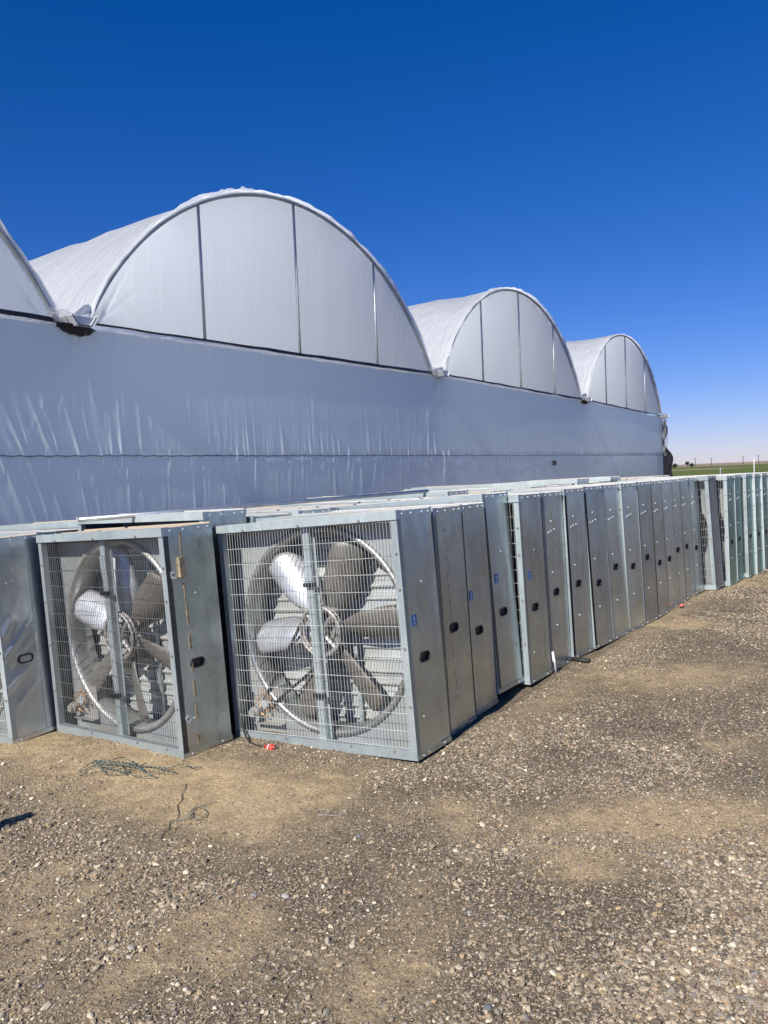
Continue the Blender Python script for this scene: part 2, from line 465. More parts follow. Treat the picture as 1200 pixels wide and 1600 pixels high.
# ------------------------------------------------------------------ gravel stones (uncountable)
def icosa():
    p = (1 + 5 ** 0.5) / 2
    v = np.array([(-1, p, 0), (1, p, 0), (-1, -p, 0), (1, -p, 0), (0, -1, p), (0, 1, p), (0, -1, -p), (0, 1, -p), (p, 0, -1), (p, 0, 1), (-p, 0, -1), (-p, 0, 1)], float)
    v /= np.linalg.norm(v[0])
    f = np.array([(0, 11, 5), (0, 5, 1), (0, 1, 7), (0, 7, 10), (0, 10, 11), (1, 5, 9), (5, 11, 4), (11, 10, 2), (10, 7, 6), (7, 1, 8), (3, 9, 4), (3, 4, 2), (3, 2, 6), (3, 6, 8), (3, 8, 9), (4, 9, 5), (2, 4, 11), (6, 2, 10), (8, 6, 7), (9, 8, 1)])
    return v, f
def gravel(n_try):
    D0, D1 = 1.75, 13.5
    q = RNG.random(n_try)
    y = D0 * (D1 / D0) ** (q ** 1.2)
    hw_ = 0.54 * y + 0.12
    x = (RNG.random(n_try) * 2 - 1) * (hw_ + 1.6)
    al, d = along_perp(x, y)
    s = sand(x, y)
    clump = fbm(x * 2.2 + 80, y * 2.2 + 31, 3)
    keep = RNG.random(n_try) < (1.0 - 0.62 * s) * (0.42 + 1.1 * sstep(0.38, 0.68, clump))
    keep &= (np.abs(x) < hw_) | (RNG.random(n_try) < 0.55)
    inrow = (d < 0.0) & (al > 0.05)
    inrow |= (d < -1.30) & (al > -0.45)
    inrow |= (d < -2.66) & (al > -0.70)
    inrow |= (d < 0.52) & (al > 6.2) & (d < 0.20 + (al - 6.2) * 0.11)
    inrow |= (d < 0.13) & (al > 2.5)
    keep &= ~inrow
    x, y, s, clump = x[keep], y[keep], s[keep], clump[keep]
    n = len(x)
    rad = 0.0024 * (1 - RNG.random(n)) ** (-0.52)
    rad = np.minimum(rad, 0.0056 + 0.0090 * RNG.random(n) ** 3)
    rad = np.maximum(rad, 0.00078 * y * (0.7 + 0.5 * RNG.random(n)))
    rad *= (1 - 0.35 * s) * (0.88 + 0.2 * sstep(0.4, 0.7, clump))
    pal = np.array([(0.37, 0.31, 0.235), (0.29, 0.24, 0.185), (0.45, 0.375, 0.28), (0.17, 0.142, 0.115), (0.55, 0.47, 0.36), (0.39, 0.295, 0.19), (0.29, 0.265, 0.24), (0.72, 0.65, 0.53), (0.36, 0.265, 0.20)])
    w = np.array([.2, .18, .14, .15, .10, .1, .07, .05, .05])
    pal = pal * np.array([0.97, 0.95, 0.88])
    colr = pal[RNG.choice(len(pal), n, p=w / w.sum())] * (0.70 + 0.5 * RNG.random((n, 1)))
    v_oct = np.array([(1, 0, 0), (0, 1, 0), (-1, 0, 0), (0, -1, 0), (0, 0, 1), (0, 0, -1)], float)
    f_oct = np.array([(0, 1, 4), (1, 2, 4), (2, 3, 4), (3, 0, 4), (1, 0, 5), (2, 1, 5), (3, 2, 5), (0, 3, 5)])
    big = rad > 0.0024 * y
    P, F, C, off = [], [], [], 0
    for sel, (v0, f0), amp in ((big, icosa(), 0.85), (~big, (v_oct, f_oct), 0.9)):
        m = int(sel.sum()); k = len(v0)
        r_, X0, Y0 = rad[sel], x[sel], y[sel]
        V = np.repeat(v0[None], m, 0) * (1 + (RNG.random((m, k, 1)) - 0.5) * amp)
        if k == 6: V = V + (RNG.random((m, k, 3)) - 0.5) * 0.55
        ax = np.stack([1.0 + 0.55 * RNG.random(m), 0.75 + 0.4 * RNG.random(m), 0.45 + 0.38 * RNG.random(m)], -1)
        V = V * ax[:, None, :] * r_[:, None, None]
        tl = (RNG.random(m) - 0.5) * 1.0; c, sn = np.cos(tl)[:, None], np.sin(tl)[:, None]
        X, Y, Z = V[..., 0], V[..., 1], V[..., 2]
        X, Z = X * c - Z * sn, X * sn + Z * c
        a = RNG.random(m) * 2 * np.pi; c, sn = np.cos(a)[:, None], np.sin(a)[:, None]
        X, Y = X * c - Y * sn, X * sn + Y * c
        zc = gz(X0, Y0) + gdetail(X0, Y0) + r_ * (0.12 + 0.30 * RNG.random(m))
        P.append(np.stack([X + X0[:, None], Y + Y0[:, None], Z + zc[:, None]], -1).reshape(-1, 3))
        F.append((f0[None] + (np.arange(m) * k)[:, None, None]).reshape(-1, 3) + off)
        off += m * k
        C.append(np.repeat(colr[sel], k, 0))
        print('stones', m, 'tris', m * len(f0))
    return np.concatenate(P), np.concatenate(F), np.concatenate(C)
t = NT('gravel stones')
cattr = t.n('Attribute', attribute_name='stone').outputs['Color']
gn = t.noise(t.n('TexCoord').outputs['Object'], 160.0, 4, 0.7)
t.bsdf(Base_Color=t.mix(1.0, cattr, t.ramp(gn, [(0.25, (0.72, 0.70, 0.68)), (0.75, (1.2, 1.2, 1.19))]), 'MULTIPLY'), Roughness=0.9, Specular_IOR_Level=0.2, Normal=t.bump(gn, 0.6, 0.004))
P, F, CC = gravel(720000)
sme = np_mesh('gravel', P, F, t.m, smooth=False)
ca = sme.attributes.new('stone', 'FLOAT_COLOR', 'POINT')
ca.data.foreach_set('color', np.concatenate([CC, np.ones((len(CC), 1))], 1).astype(np.float32).ravel())
tag(link('gravel', sme), 'loose grey and tan gravel stones scattered over the yard', kind='stuff')

# ------------------------------------------------------------------ greenhouse
GW, GYAW = 9.6, 0.6117
GX0, GY0 = -4.146, 10.651
GUx, GUy = math.sin(GYAW), math.cos(GYAW)
# local: x along the end wall (away from camera), y into the house, z up
gh = empty('greenhouse', Matrix(((GUx, -GUy, 0, GX0), (GUy, GUx, 0, GY0), (0, 0, 1, 0), (0, 0, 0, 1))))
tag(gh, 'long white film greenhouse with arched bays rising behind the fans', 'greenhouse')
LEN = 34.0
K0, K1 = -1, 3
def gutter_z(k):
    return {-1: 3.80, 0: 3.83, 1: 3.95, 2: 3.90, 3: 3.72}[k]
def eave_z(s):
    ks = np.arange(-1, 4); return np.interp(s / GW, ks, [gutter_z(int(k)) for k in ks])
ZS = 2.04
def end_wall():
    s = np.concatenate([np.arange(-9.6, -2.4, 0.12), np.arange(-2.4, 6.0, 0.014), np.arange(6.0, 10.0, 0.025), np.arange(10.0, 20, 0.05), np.arange(20, 28.85, 0.12)])
    tt = np.linspace(0, 1, 90)
    top = eave_z(s) - 0.05 + 0.018 * (fbm(s * 1.7, s * 0 + 3.3, 3) - 0.5) * 2
    S = np.repeat(s[:, None], len(tt), 1)
    Z = -0.6 + (top[:, None] + 0.6) * tt[None]
    W = (fbm(S * 0.22 + 4, Z * 0.35 + 8, 2) - 0.5) * 0.05
    rg = np.random.default_rng(5)
    def ridge(s0, z0, lean, a, sig, Lu, Ld):
        R = 0.6 + abs(lean) * 4.2
        lo, hi = np.searchsorted(s, [s0 - R, s0 + R])
        if hi <= lo: return
        s_, z_ = S[lo:hi], Z[lo:hi]
        dz = z_ - z0
        dist = (s_ - s0 + lean * dz)
        fall = np.where(dz > 0, np.exp(-(dz / Lu) ** 2), np.exp(-(dz / Ld) ** 2))
        sg = sig * (1 + 0.5 * np.abs(dz))
        W[lo:hi] += a * np.exp(-(dist / sg) ** 2) * fall
    def lean_at(x): return float(np.clip(0.36 * (0.9 - x) / 1.9, 0.0, 0.45))
    for i in range(400):                                   # pleats gathered at the seam
        x = rg.uniform(-2.3, 9.5) if i < 290 else rg.uniform(9.5, 28)
        up_ = rg.random() < 0.6
        amp = min(0.016, 0.0008 + rg.exponential(0.0036)) * (1 if x < 9 else 1.8)
        long_ = rg.uniform(0.12, 0.55) if rg.random() < 0.8 else rg.uniform(0.5, 1.0)
        ridge(x, ZS, lean_at(x) + rg.normal() * 0.03, amp, rg.uniform(0.009, 0.022) * (1 if x < 6 else 1.7), long_ if up_ else 0.07, long_ if not up_ else rg.uniform(0.05, 0.25))
    for (x, ln, a_, sg, lu, ld) in ((-0.43, 0.36, 0.016, 0.016, 0.9, 0.12), (-0.30, 0.33, 0.012, 0.013, 0.8, 0.2), (-0.01, 0.28, 0.019, 0.016, 0.75, 0.15), (0.50, 0.02, 0.013, 0.014, 0.4, 0.1), (0.66, 0.02, 0.017, 0.012, 0.8, 0.1),
                                    (-0.80, 0.40, 0.014, 0.018, 0.8, 0.3), (-1.15, 0.42, 0.016, 0.02, 0.7, 0.6), (-0.62, 0.36, 0.011, 0.012, 0.15, 0.8), (0.92, 0.10, 0.012, 0.012, 0.1, 0.6), (1.95, 0.04, 0.011, 0.012, 0.1, 0.9), (3.2, 0.03, 0.012, 0.012, 0.7, 0.05), (2.6, 0.02, 0.010, 0.012, 0.1, 0.8), (6.4, 0.0, 0.013, 0.016, 0.05, 0.9)):
        ridge(x, ZS, ln, a_, sg, lu, ld)
    for i in range(60):                                    # long drawn folds at the first valley
        x = rg.uniform(-2.4, 1.2) if i < 40 else rg.uniform(1.2, 9)
        ridge(x, rg.uniform(1.3, 3.2), lean_at(x) + rg.normal() * 0.05, rg.uniform(0.002, 0.011) * (1 if i < 40 else 0.5), rg.uniform(0.010, 0.030), rg.uniform(0.2, 0.8), rg.uniform(0.2, 0.8))
    for i in range(70):                                    # tucks under the eave
        x = rg.uniform(-2.3, 28)
        ridge(x, eave_z(x), -0.05 + rg.normal() * 0.07, rg.uniform(0.003, 0.009), rg.uniform(0.015, 0.03), 0.3, rg.uniform(0.15, 0.6))
    for gk in (0, 1, 2):                                   # folds that fan out below a gutter
        for j in range(14):
            ln = rg.uniform(-0.7, 0.45)
            ridge(gk * GW + rg.normal() * 0.08, gutter_z(gk) - 0.1, ln, rg.uniform(0.003, 0.009), rg.uniform(0.012, 0.025), 0.3, rg.uniform(0.4, 1.3))
    # the seam pinches the sheet in
    W -= 0.010 * np.exp(-((Z - ZS) / 0.04) ** 2)
    V = np.stack([S, -0.05 - W, Z], -1).reshape(-1, 3)
    return np_mesh('end_wall', V, grid_faces(len(s), len(tt)), FILM_WALL)
tag(link('end_wall', end_wall(), gh), 'smooth blue grey lower wall film with pleats along its seam')
# the wall's wiggle wire seam: channel plus zigzag wire
mb = MB(); mb.box(-9.6, 28.8, -0.049, -0.03, ZS - 0.006, ZS + 0.006)
link('seam_channel', mb.mesh('seam_channel', simple('seam channel', (0.42, 0.47, 0.52), 0.5, 0.2)), gh)
pts = []
x = -9.6
i = 0
while x < 28.8:
    pts.append((x, -0.058 - 0.004 * math.sin(i), ZS + (0.011 if i % 2 else -0.011) + 0.005 * math.sin(x * 3))); x += 0.13 + 0.02 * math.sin(i * 1.7); i += 1
link('seam_wire', MB().tube(pts, 0.0045, 4).mesh('seam_wire', simple('dark wiggle wire', (0.07, 0.085, 0.11), 0.5, 0.2)), gh)
# bays
AR = (4.56 ** 2 + 2.78 ** 2) / (2 * 2.78)
def arc(xl, za):
    """height of the hoop at local distance xl from the bay's middle"""
    return za - AR + np.sqrt(np.maximum(AR ** 2 - xl ** 2, 0))
HALF = 4.56
for k in range(K0, K1):
    xm = (k + 0.5) * GW
    za = {-1: 6.62, 0: 6.70, 1: 6.72, 2: 6.66}[k]
    th = np.linspace(-1, 1, 97)
    ang = th * math.asin(HALF / AR)
    ax_, az_ = AR * np.sin(ang), za - AR + AR * np.cos(ang)
    # roof film
    yy = np.concatenate([np.linspace(-0.10, 4.0, 42), np.linspace(4.2, LEN, 60)])
    A, Y = np.meshgrid(np.arange(97), yy, indexing='ij')
    rr = 0.035 + 0.030 * (fbm(A * 0.16 + k * 7, Y * 0.9, 3) - 0.5) * 2 + 0.03 * (vnoise(A * 0.35 + Y * 1.3, Y * 0.5 + k * 3) - 0.5) - 0.03 * np.abs(np.sin(Y * math.pi / 2.0)) ** 0.6 * np.exp(-((Y - 2) / 30) ** 2)
    rr = rr + 0.045 * np.exp(-Y / 0.25) * (fbm(A * 0.5, Y * 2 + k, 3) - 0.3)
    an = ang[A]
    V = np.stack([xm + (AR + rr) * np.sin(an), Y, za - AR + (AR + rr) * np.cos(an)], -1).reshape(-1, 3)
    link('roof_film', np_mesh('roof_film', V, grid_faces(97, len(yy), True), FILM_ROOF), gh)
    # gable film
    NX, NZ = (520, 90) if k in (0, 1) else (141, 40)
    tt = np.linspace(0, 1, NZ)
    xs = HALF * np.sin(np.linspace(-1, 1, NX) * math.pi / 2)
    X, T = np.meshgrid(xs, tt, indexing='ij')
    zb = eave_z(xm + X) + 0.06
    zt = np.maximum(arc(X, za) - 0.02, zb)
    Zg = zb + (zt - zb) * T
    Wg = (fbm(X * 0.4 + k * 5, Zg * 0.4, 2) - 0.5) * 0.09 + (fbm(X * 2.5 + k, Zg * 0.6 + X * 0.5, 3) - 0.5) * 0.02
    rg = np.random.default_rng(60 + k)
    for _ in range(90 if NX > 200 else 30):                 # creases pulled in from the hoop and the lower corners
        if rg.random() < 0.7:
            a0 = rg.uniform(-0.95, 0.98) * math.asin(HALF / AR)
            px_, pz_ = AR * math.sin(a0), za - AR + AR * math.cos(a0)
            dx_, dz_ = -math.sin(a0) * 0.6 + rg.normal() * 0.2 + 0.15, -math.cos(a0)
        else:
            px_, pz_ = rg.choice([-4.3, 4.3]), 4.0
            dx_, dz_ = -np.sign(px_) * rg.uniform(0.2, 1.0), rg.uniform(0.2, 1.2)
        L_ = rg.uniform(0.3, 1.1); nrm = math.hypot(dx_, dz_); dx_, dz_ = dx_ / nrm, dz_ / nrm
        al_ = (X - px_) * dx_ + (Zg - pz_) * dz_
        ac_ = (X - px_) * dz_ - (Zg - pz_) * dx_
        Wg = Wg + rg.uniform(0.002, 0.007) * np.exp(-(ac_ / (rg.uniform(0.015, 0.03) * (1 + al_.clip(0, 3)))) ** 2) * np.exp(-(al_ / L_) ** 2)
    V = np.stack([xm + X, 0.05 - Wg, Zg], -1).reshape(-1, 3)
    link('gable_film', np_mesh('gable_film', V, grid_faces(NX, NZ), FILM_GABLE), gh)
    # hoop tube and inner hoops
    link('hoop', MB().tube([(xm + a, -0.03, z - 0.02) for a, z in zip(ax_, az_)], 0.034, 8).mesh('hoop', HOOP, True), gh)
    # gable posts
    for q in (-2.44, -0.12, 2.36):
        link('gable_post', MB().tube([(xm + q, -0.035, float(eave_z(xm + q)) + 0.02), (xm + q, -0.035, float(arc(q, za)) - 0.04)], 0.025, 8).mesh('gable_post', GPOST, True), gh)
    # dark gap between gable film and wall film, with a torn pale edge
    xs = np.arange(-4.45, 4.5, 0.06)
    V, Fq = [], []
    for j, q in enumerate(xs):
        e = float(eave_z(xm + q))
        hgt = 0.012 + 0.085 * max(0.0, float(fbm(q * 0.9 + k * 9, 2.2, 3)) - 0.22) * (1 + 0.6 * math.sin(q * 0.5))
        wob = 0.02 * (float(fbm(q * 2.0 + k, 7.1, 2)) - 0.5)
        for (yy_, zz_) in ((-0.075, e + 0.045 + wob), (-0.085, e + 0.045 - hgt + wob), (-0.02, e + 0.045 - hgt + wob), (-0.02, e + 0.045 + wob)):
            V.append((xm + q, yy_, zz_))
        if j:
            for m in range(4):
                Fq.append(((j - 1) * 4 + m, (j - 1) * 4 + (m + 1) % 4, j * 4 + (m + 1) % 4, j * 4 + m))
    link('eave_gap', np_mesh('eave_gap', V, np.array(Fq), FILM_BLACK, False), gh)
    V, Fq = [], []
    for j, q in enumerate(np.arange(-4.45, 4.5, 0.045)):
        e = float(eave_z(xm + q))
        w0 = 0.03 * (float(fbm(q * 3.0 + k * 4, 1.0, 3)) - 0.3)
        w1 = 0.012 + 0.04 * float(fbm(q * 2.2 + k * 2, 4.0, 3))
        o_ = 0.03 * float(fbm(q * 4, 9 + k, 2))
        V += [(xm + q, -0.09 - o_, e - 0.030 + w0), (xm + q, -0.085 - o_ * 0.4, e - 0.030 + w0 - w1)]
        if j: Fq.append((2 * j - 2, 2 * j - 1, 2 * j + 1, 2 * j))
    link('film_edge', np_mesh('film_edge', V, np.array(Fq), FILM_FLAP), gh)
# ruffled surplus film along the nearest hoop
def ruffle(k, a0, a1, hgt, seed):
    xm = (k + 0.5) * GW; za = 6.70
    n = int((a1 - a0) * AR / 0.035)
    V, Fq = [], []
    rows = 7
    for j in range(n):
        a = a0 + (a1 - a0) * j / (n - 1)
        env = max(0.0, math.sin(math.pi * j / (n - 1))) ** 0.6
        for r_ in range(rows):
            f_ = r_ / (rows - 1)
            nz = float(fbm(j * 0.16 + seed, r_ * 0.6, 3))
            h_ = AR - 0.01 + hgt * env * math.sin(f_ * math.pi * 0.95) * (0.35 + 1.3 * nz)
            y_ = -0.085 + 0.45 * f_ + 0.10 * (float(fbm(j * 0.23 + seed + 5, r_ * 0.8, 3)) - 0.5) * env
            V.append((xm + h_ * math.sin(a), y_, za - AR + h_ * math.cos(a)))
    return np_mesh('surplus_film', V, grid_faces(n, rows, True), FILM_FLAP)
link('surplus_film', ruffle(0, -0.62, 0.28, 0.13, 3.0), gh)
link('surplus_film', ruffle(1, -0.40, 0.45, 0.12, 13.0), gh)
link('surplus_film', ruffle(-1, 0.35, 1.0, 0.13, 23.0), gh)
# gutters: a trough along each valley, its end standing out from the wall
for k in range(K0, K1 + 1):
    x, z = k * GW, gutter_z(k)
    prof = [(p_ * 0.85, q_ * 0.85) for p_, q_ in [(-0.22, 0.085), (-0.205, 0.085), (-0.11, -0.055), (0.11, -0.055), (0.205, 0.085), (0.22, 0.085), (0.22, 0.072), (0.122, -0.072), (-0.122, -0.072), (-0.22, 0.072)]]
    V = [(x + p, y_, z + q) for y_ in (-0.30, LEN) for p, q in prof]
    n = len(prof)
    Fq = [(j, (j + 1) % n, n + (j + 1) % n, n + j) for j in range(n)]
    # closing plate of the trough, set back a little
    V += [(x - 0.165, -0.27, z + 0.066), (x - 0.091, -0.27, z - 0.046), (x + 0.091, -0.27, z - 0.046), (x + 0.165, -0.27, z + 0.066)]
    Fq.append((2 * n, 2 * n + 1, 2 * n + 2, 2 * n + 3))
    g = link('gutter', MB().add(V, Fq).mesh('gutter', GUTTER), gh)
    # crumpled film tucked round the gutter end
    rg = np.random.default_rng(40 + k)
    V, Fq = [], []
    nu_, nv_ = 13, 6
    for a in range(nu_):
        for b in range(nv_):
            f_, e_ = a / (nu_ - 1), b / (nv_ - 1)
            V.append((x - 0.40 + 0.80 * f_ + rg.normal() * 0.015, -0.06 - 0.16 * math.sin(math.pi * f_) * (1 - e_) - 0.05 * rg.random(), z + 0.10 - 0.09 * e_ - 0.12 * math.sin(math.pi * f_) * e_ + 0.13 * abs(f_ - 0.5) + rg.normal() * 0.012))
    link('film_tuck', np_mesh('film_tuck', V, grid_faces(nu_, nv_), FILM_FLAP, False), gh)
    if k in (0, 2):
        V, Fq = [], []
        for a in range(12):
            f_ = a / 11
            zt = z - 0.02 - 0.05 * f_
            dep = 0.10 * max(0.0, math.sin(math.pi * min(1, 0.12 + f_ * 0.88))) ** 0.7 + rg.normal() * 0.01
            V += [(x - 0.30 + 0.62 * f_, -0.12 - 0.12 * math.sin(math.pi * f_), zt), (x - 0.28 + 0.60 * f_, -0.07 - 0.05 * math.sin(math.pi * f_), zt - dep), (x - 0.28 + 0.60 * f_, -0.03, zt - dep)]
            if a: Fq += [(3 * a - 3, 3 * a - 2, 3 * a + 1, 3 * a), (3 * a - 2, 3 * a - 1, 3 * a + 2, 3 * a + 1)]
        link('torn_film', np_mesh('torn_film', V, np.array(Fq), FILM_BLACK, False), gh)
# small dark vent in the wall
xv, zv = 1.714 * GW, 1.80
mb = MB(); mb.box(xv - 0.075, xv + 0.075, -0.11, -0.02, zv - 0.07, zv + 0.07)
link('vent', mb.mesh('vent', FILM_BLACK), gh)
# far corner post, side wall and hanging torn films
link('corner_post', MB().tube([(28.82, 0.02, -0.5), (28.82, 0.02, 3.75)], 0.05, 8).mesh('corner_post', HOOP, True), gh)
V, Fq = [], []
for a in range(26):
    f_ = a / 25
    z = 3.55 - 4.0 * f_
    o1 = 0.12 + 0.22 * sstep(0.22, 0.5, f_) + 0.05 * math.sin(f_ * 19)
    for b in range(5):
        e_ = b / 4
        V.append((28.78 + 0.9 * o1 * e_, -0.04 - 1.0 * o1 * e_ + 0.04 * math.sin(b * 2 + a) * e_, z))
link('torn_film', np_mesh('torn_film', V, grid_faces(26, 5), FILM_BLACK, False), gh)
V = []
for a in range(20):
    f_ = a / 19
    z = 3.70 - 1.7 * f_
    o1 = 0.16 + 0.14 * math.sin(f_ * 3.1) + 0.03 * math.sin(f_ * 23)
    for b in range(5):
        e_ = b / 4
        V.append((28.74 + o1 * e_, -0.08 - 0.45 * o1 * e_ + 0.03 * math.sin(b * 2.3 + a * 0.9), z))
link('film_edge', np_mesh('film_edge', V, grid_faces(20, 5), FILM_FLAP), gh)
mb = MB(); mb.box(28.80, 28.84, 0.06, LEN, -0.6, 3.70)
link('side_wall', mb.mesh('side_wall', FILM_WALL), gh)
mb = MB(); mb.box(-9.64, -9.60, 0.06, LEN, -0.6, 3.80)
link('side_wall', mb.mesh('side_wall', FILM_WALL), gh)
mb = MB(); mb.box(-9.5, 28.7, 0.1, LEN - 0.1, -0.30, -0.28)  # unseen floor added inside, white to bounce light up to the gables
link('bounce_floor', mb.mesh('bounce_floor', simple('white bounce floor', (0.72, 0.72, 0.70), 0.8)), gh)
# back wall up to the gutters
mb = MB(); mb.box(-9.6, 28.8, LEN, LEN + 0.04, -0.6, 3.8)
link('back_wall', mb.mesh('back_wall', FILM_GABLE), gh)

# ------------------------------------------------------------------ exhaust fans
FW, FH, FD = 1.38, 1.38, 0.38
M = {}
def side_panel_mesh(cz, hole=True, name='side_panel'):
    """right-hand cover sheet in the plane x = 0 with a grip hole at height cz"""
    mb = MB()
    y1 = 0.262
    cy, hw, hh = 0.165, 0.050, 0.023
    V, Fq = [], []
    def rect(ya, yb, za, zb, x=0.0):
        mb.add([(x, ya, za), (x, yb, za), (x, yb, zb), (x, ya, zb)], [(0, 1, 2, 3)])
    by0, by1, bz0, bz1 = cy - 0.07, cy + 0.07, cz - 0.045, cz + 0.045
    if hole:
        rect(0.0, y1, 0.0, bz0); rect(0.0, y1, bz1, FH)
        rect(0.0, by0, bz0, bz1); rect(by1, y1, bz0, bz1)
        n = 24
        inner, outer, deep = [], [], []
        for i in range(n):
            a = 2 * math.pi * (i + 0.5) / n
            c_, s_ = math.cos(a), math.sin(a)
            iy = cy + (hw - hh) * (1 if c_ > 0 else -1) + hh * c_
            iz = cz + hh * s_
            inner.append((0.0, iy, iz)); deep.append((-0.012, iy, iz))
            m = max(abs(c_) / 0.07, abs(s_) / 0.045)
            outer.append((0.0, cy + c_ / m, cz + s_ / m))
        fc = [(n + i, n + (i + 1) % n, (i + 1) % n, i) for i in range(n)]
        fd = [(i, (i + 1) % n, 2 * n + (i + 1) % n, 2 * n + i) for i in range(n)]
        mb.add(inner + outer + deep, fc + fd)
        for (py, pz, i0, i1) in ((by1, bz1, 0, 0),):
            pass
        # corners of the box left open by the radial projection
        for sy, sz in ((1, 1), (-1, 1), (-1, -1), (1, -1)):
            a = math.atan2(sz * 0.045, sy * 0.07) % (2 * math.pi)
            i0 = int(math.floor(a / (2 * math.pi / n) - 0.5)) % n
            i1 = (i0 + 1) % n
            mb.add([outer[i0], (0.0, cy + sy * 0.07, cz + sz * 0.045), outer[i1]], [(0, 1, 2)])
    else:
        rect(0.0, y1, 0.0, FH)
    # rear strip, set in behind a folded seam
    rect(y1 + 0.004, FD, 0.0, FH, -0.004)
    mb.add([(0, y1, 0), (-0.008, y1 + 0.004, 0), (-0.008, y1 + 0.004, FH), (0, y1, FH)], [(0, 1, 2, 3)])
    # inner skin so that the sheet has a thickness
    mb.add([(-0.013, 0.002, 0.002), (-0.013, FD, 0.002), (-0.013, FD, FH - 0.002), (-0.013, 0.002, FH - 0.002)], [(0, 3, 2, 1)])
    return mb.mesh(name, GALV_SIDE)
for key, cz in (('low', 0.545), ('mid', 0.60), ('high', 0.64)):
    M['side_' + key] = side_panel_mesh(cz)
    mb = MB()
    cy, hw, hh = 0.165, 0.050, 0.023
    n = 20
    def stad(o_, x):
        r_ = []
        for i in range(n):
            a = 2 * math.pi * (i + 0.5) / n
            r_.append((x, cy + (hw - hh) * (1 if math.cos(a) > 0 else -1) + (hh + o_) * math.cos(a), cz + (hh + o_) * math.sin(a)))
        return r_
    rings = [stad(0.008, 0.001), stad(0.007, 0.0035), stad(-0.001, 0.0035), stad(-0.004, -0.0115)]
    V = [p for r_ in rings for p in r_]
    Fq = [(a * n + i, a * n + (i + 1) % n, (a + 1) * n + (i + 1) % n, (a + 1) * n + i) for a in range(3) for i in range(n)]
    Fq.append(tuple(3 * n + i for i in range(n)))
    mb.add(V, Fq)
    M['grip_' + key] = mb.mesh('grip', BLACK)
M['side_plain'] = side_panel_mesh(0.6, False)
# buckled side sheet of the fan at the picture edge
def dented():
    ys, zs = np.linspace(0, 0.262, 40), np.linspace(0, FH, 170)
    Y, Z = np.meshgrid(ys, zs, indexing='ij')
    X = np.zeros_like(Y)
    for (ya, za_, yb, zb_, a_, sg) in ((-0.05, 0.52, 0.24, 0.80, 0.016, 0.022), (-0.05, 0.40, 0.26, 0.64, -0.014, 0.026), (-0.02, 0.34, 0.20, 0.50, 0.012, 0.020), (0.0, 0.70, 0.10, 0.84, 0.018, 0.030), (0.06, 0.24, 0.25, 0.40, 0.007, 0.02)):
        dx, dz = yb - ya, zb_ - za_; L = math.hypot(dx, dz)
        tt_ = ((Y - ya) * dx + (Z - za_) * dz) / L / L
        dd = ((Y - ya) * dz - (Z - za_) * dx) / L
        X += a_ * np.exp(-(dd / sg) ** 2) * sstep(-0.1, 0.15, tt_) * sstep(1.15, 0.8, tt_)
    X *= 0.75 * (1 - np.exp(-((Y - 0.165) / 0.075) ** 2 - ((Z - 0.545) / 0.05) ** 2))
    X += 0.006 * (fbm(Y * 9 + 2, Z * 4 + 5, 3) - 0.5) * sstep(0.1, 0.4, Z) * sstep(1.1, 0.8, Z)
    V = np.stack([X - 0.002, Y, Z], -1).reshape(-1, 3)
    Fq = grid_faces(40, 170)
    o_ = len(V)
    V = np.concatenate([V, [(-0.004, 0.266, 0), (-0.004, FD, 0), (-0.004, FD, FH), (-0.004, 0.266, FH)]])
    return np_mesh('side_panel', V, np.concatenate([Fq, [[o_, o_ + 1, o_ + 2, o_ + 3]]]), GALV_DENT)
M['side_dent'] = dented()
# far side sheet and floor sheet
mb = MB(); mb.box(-FW, -FW + 0.004, 0.0, FD, 0.0, FH); M['left_panel'] = mb.mesh('side_panel', galvanised('shade-darkened inner sheet', (0.15, 0.17, 0.17), 0.4))  # far side sheet coloured darker, the shade inside the box put into it
mb = MB(); mb.box(-FW + 0.004, -0.013, 0.03, FD, 0.0, 0.006); M['floor_panel'] = mb.mesh('floor_panel', GALV)
# top sheet with folded edges
mb = MB()
mb.box(-FW, 0.0, 0.0, FD, FH, FH + 0.004)
mb.box(-FW, 0.002, FD - 0.02, FD, FH + 0.004, FH + 0.012)
mb.box(-FW + 0.02, -0.02, 0.17, 0.178, FH + 0.004, FH + 0.008)
M['top_panel'] = mb.mesh('top_panel', GALV_TOP)
# folded edges of the right-hand side
mb = MB(); mb.box(0.0, 0.003, 0.0, FD, 0.0, 0.028); M['low_flange'] = mb.mesh('flange', GALV_SIDE)
mb = MB(); mb.box(0.0, 0.003, -0.003, FD, FH - 0.030, FH + 0.004); M['top_flange'] = mb.mesh('flange', GALV_SIDE)
mb = MB()
for y in (0.05, 0.15, 0.27, 0.34):
    mb.cyl((0.003, y, FH - 0.014), (1, 0, 0), 0.0055, 0.004, 8)
mb.cyl((0.003, 0.06, 0.014), (1, 0, 0), 0.005, 0.003, 8); mb.cyl((0.003, 0.3, 0.014), (1, 0, 0), 0.005, 0.003, 8)
M['edge_screws'] = mb.mesh('edge_screws', WHITE)
mb = MB()
for (y, z) in ((0.14, 1.16), (0.085, 1.075), (0.13, 1.085), (0.19, 1.092), (0.12, 0.76), (0.15, 0.34)):
    mb.cyl((0.0, y, z), (1, 0, 0), 0.0062, 0.004, 8)
M['rivets'] = mb.mesh('rivets', WHITE)
mb = MB()
for (y, z) in ((0.10, 0.22), (0.2, 0.97)):
    mb.cyl((0.0, y, z), (1, 0, 0), 0.005, 0.003, 8)
M['rivets_few'] = mb.mesh('rivets', WHITE)
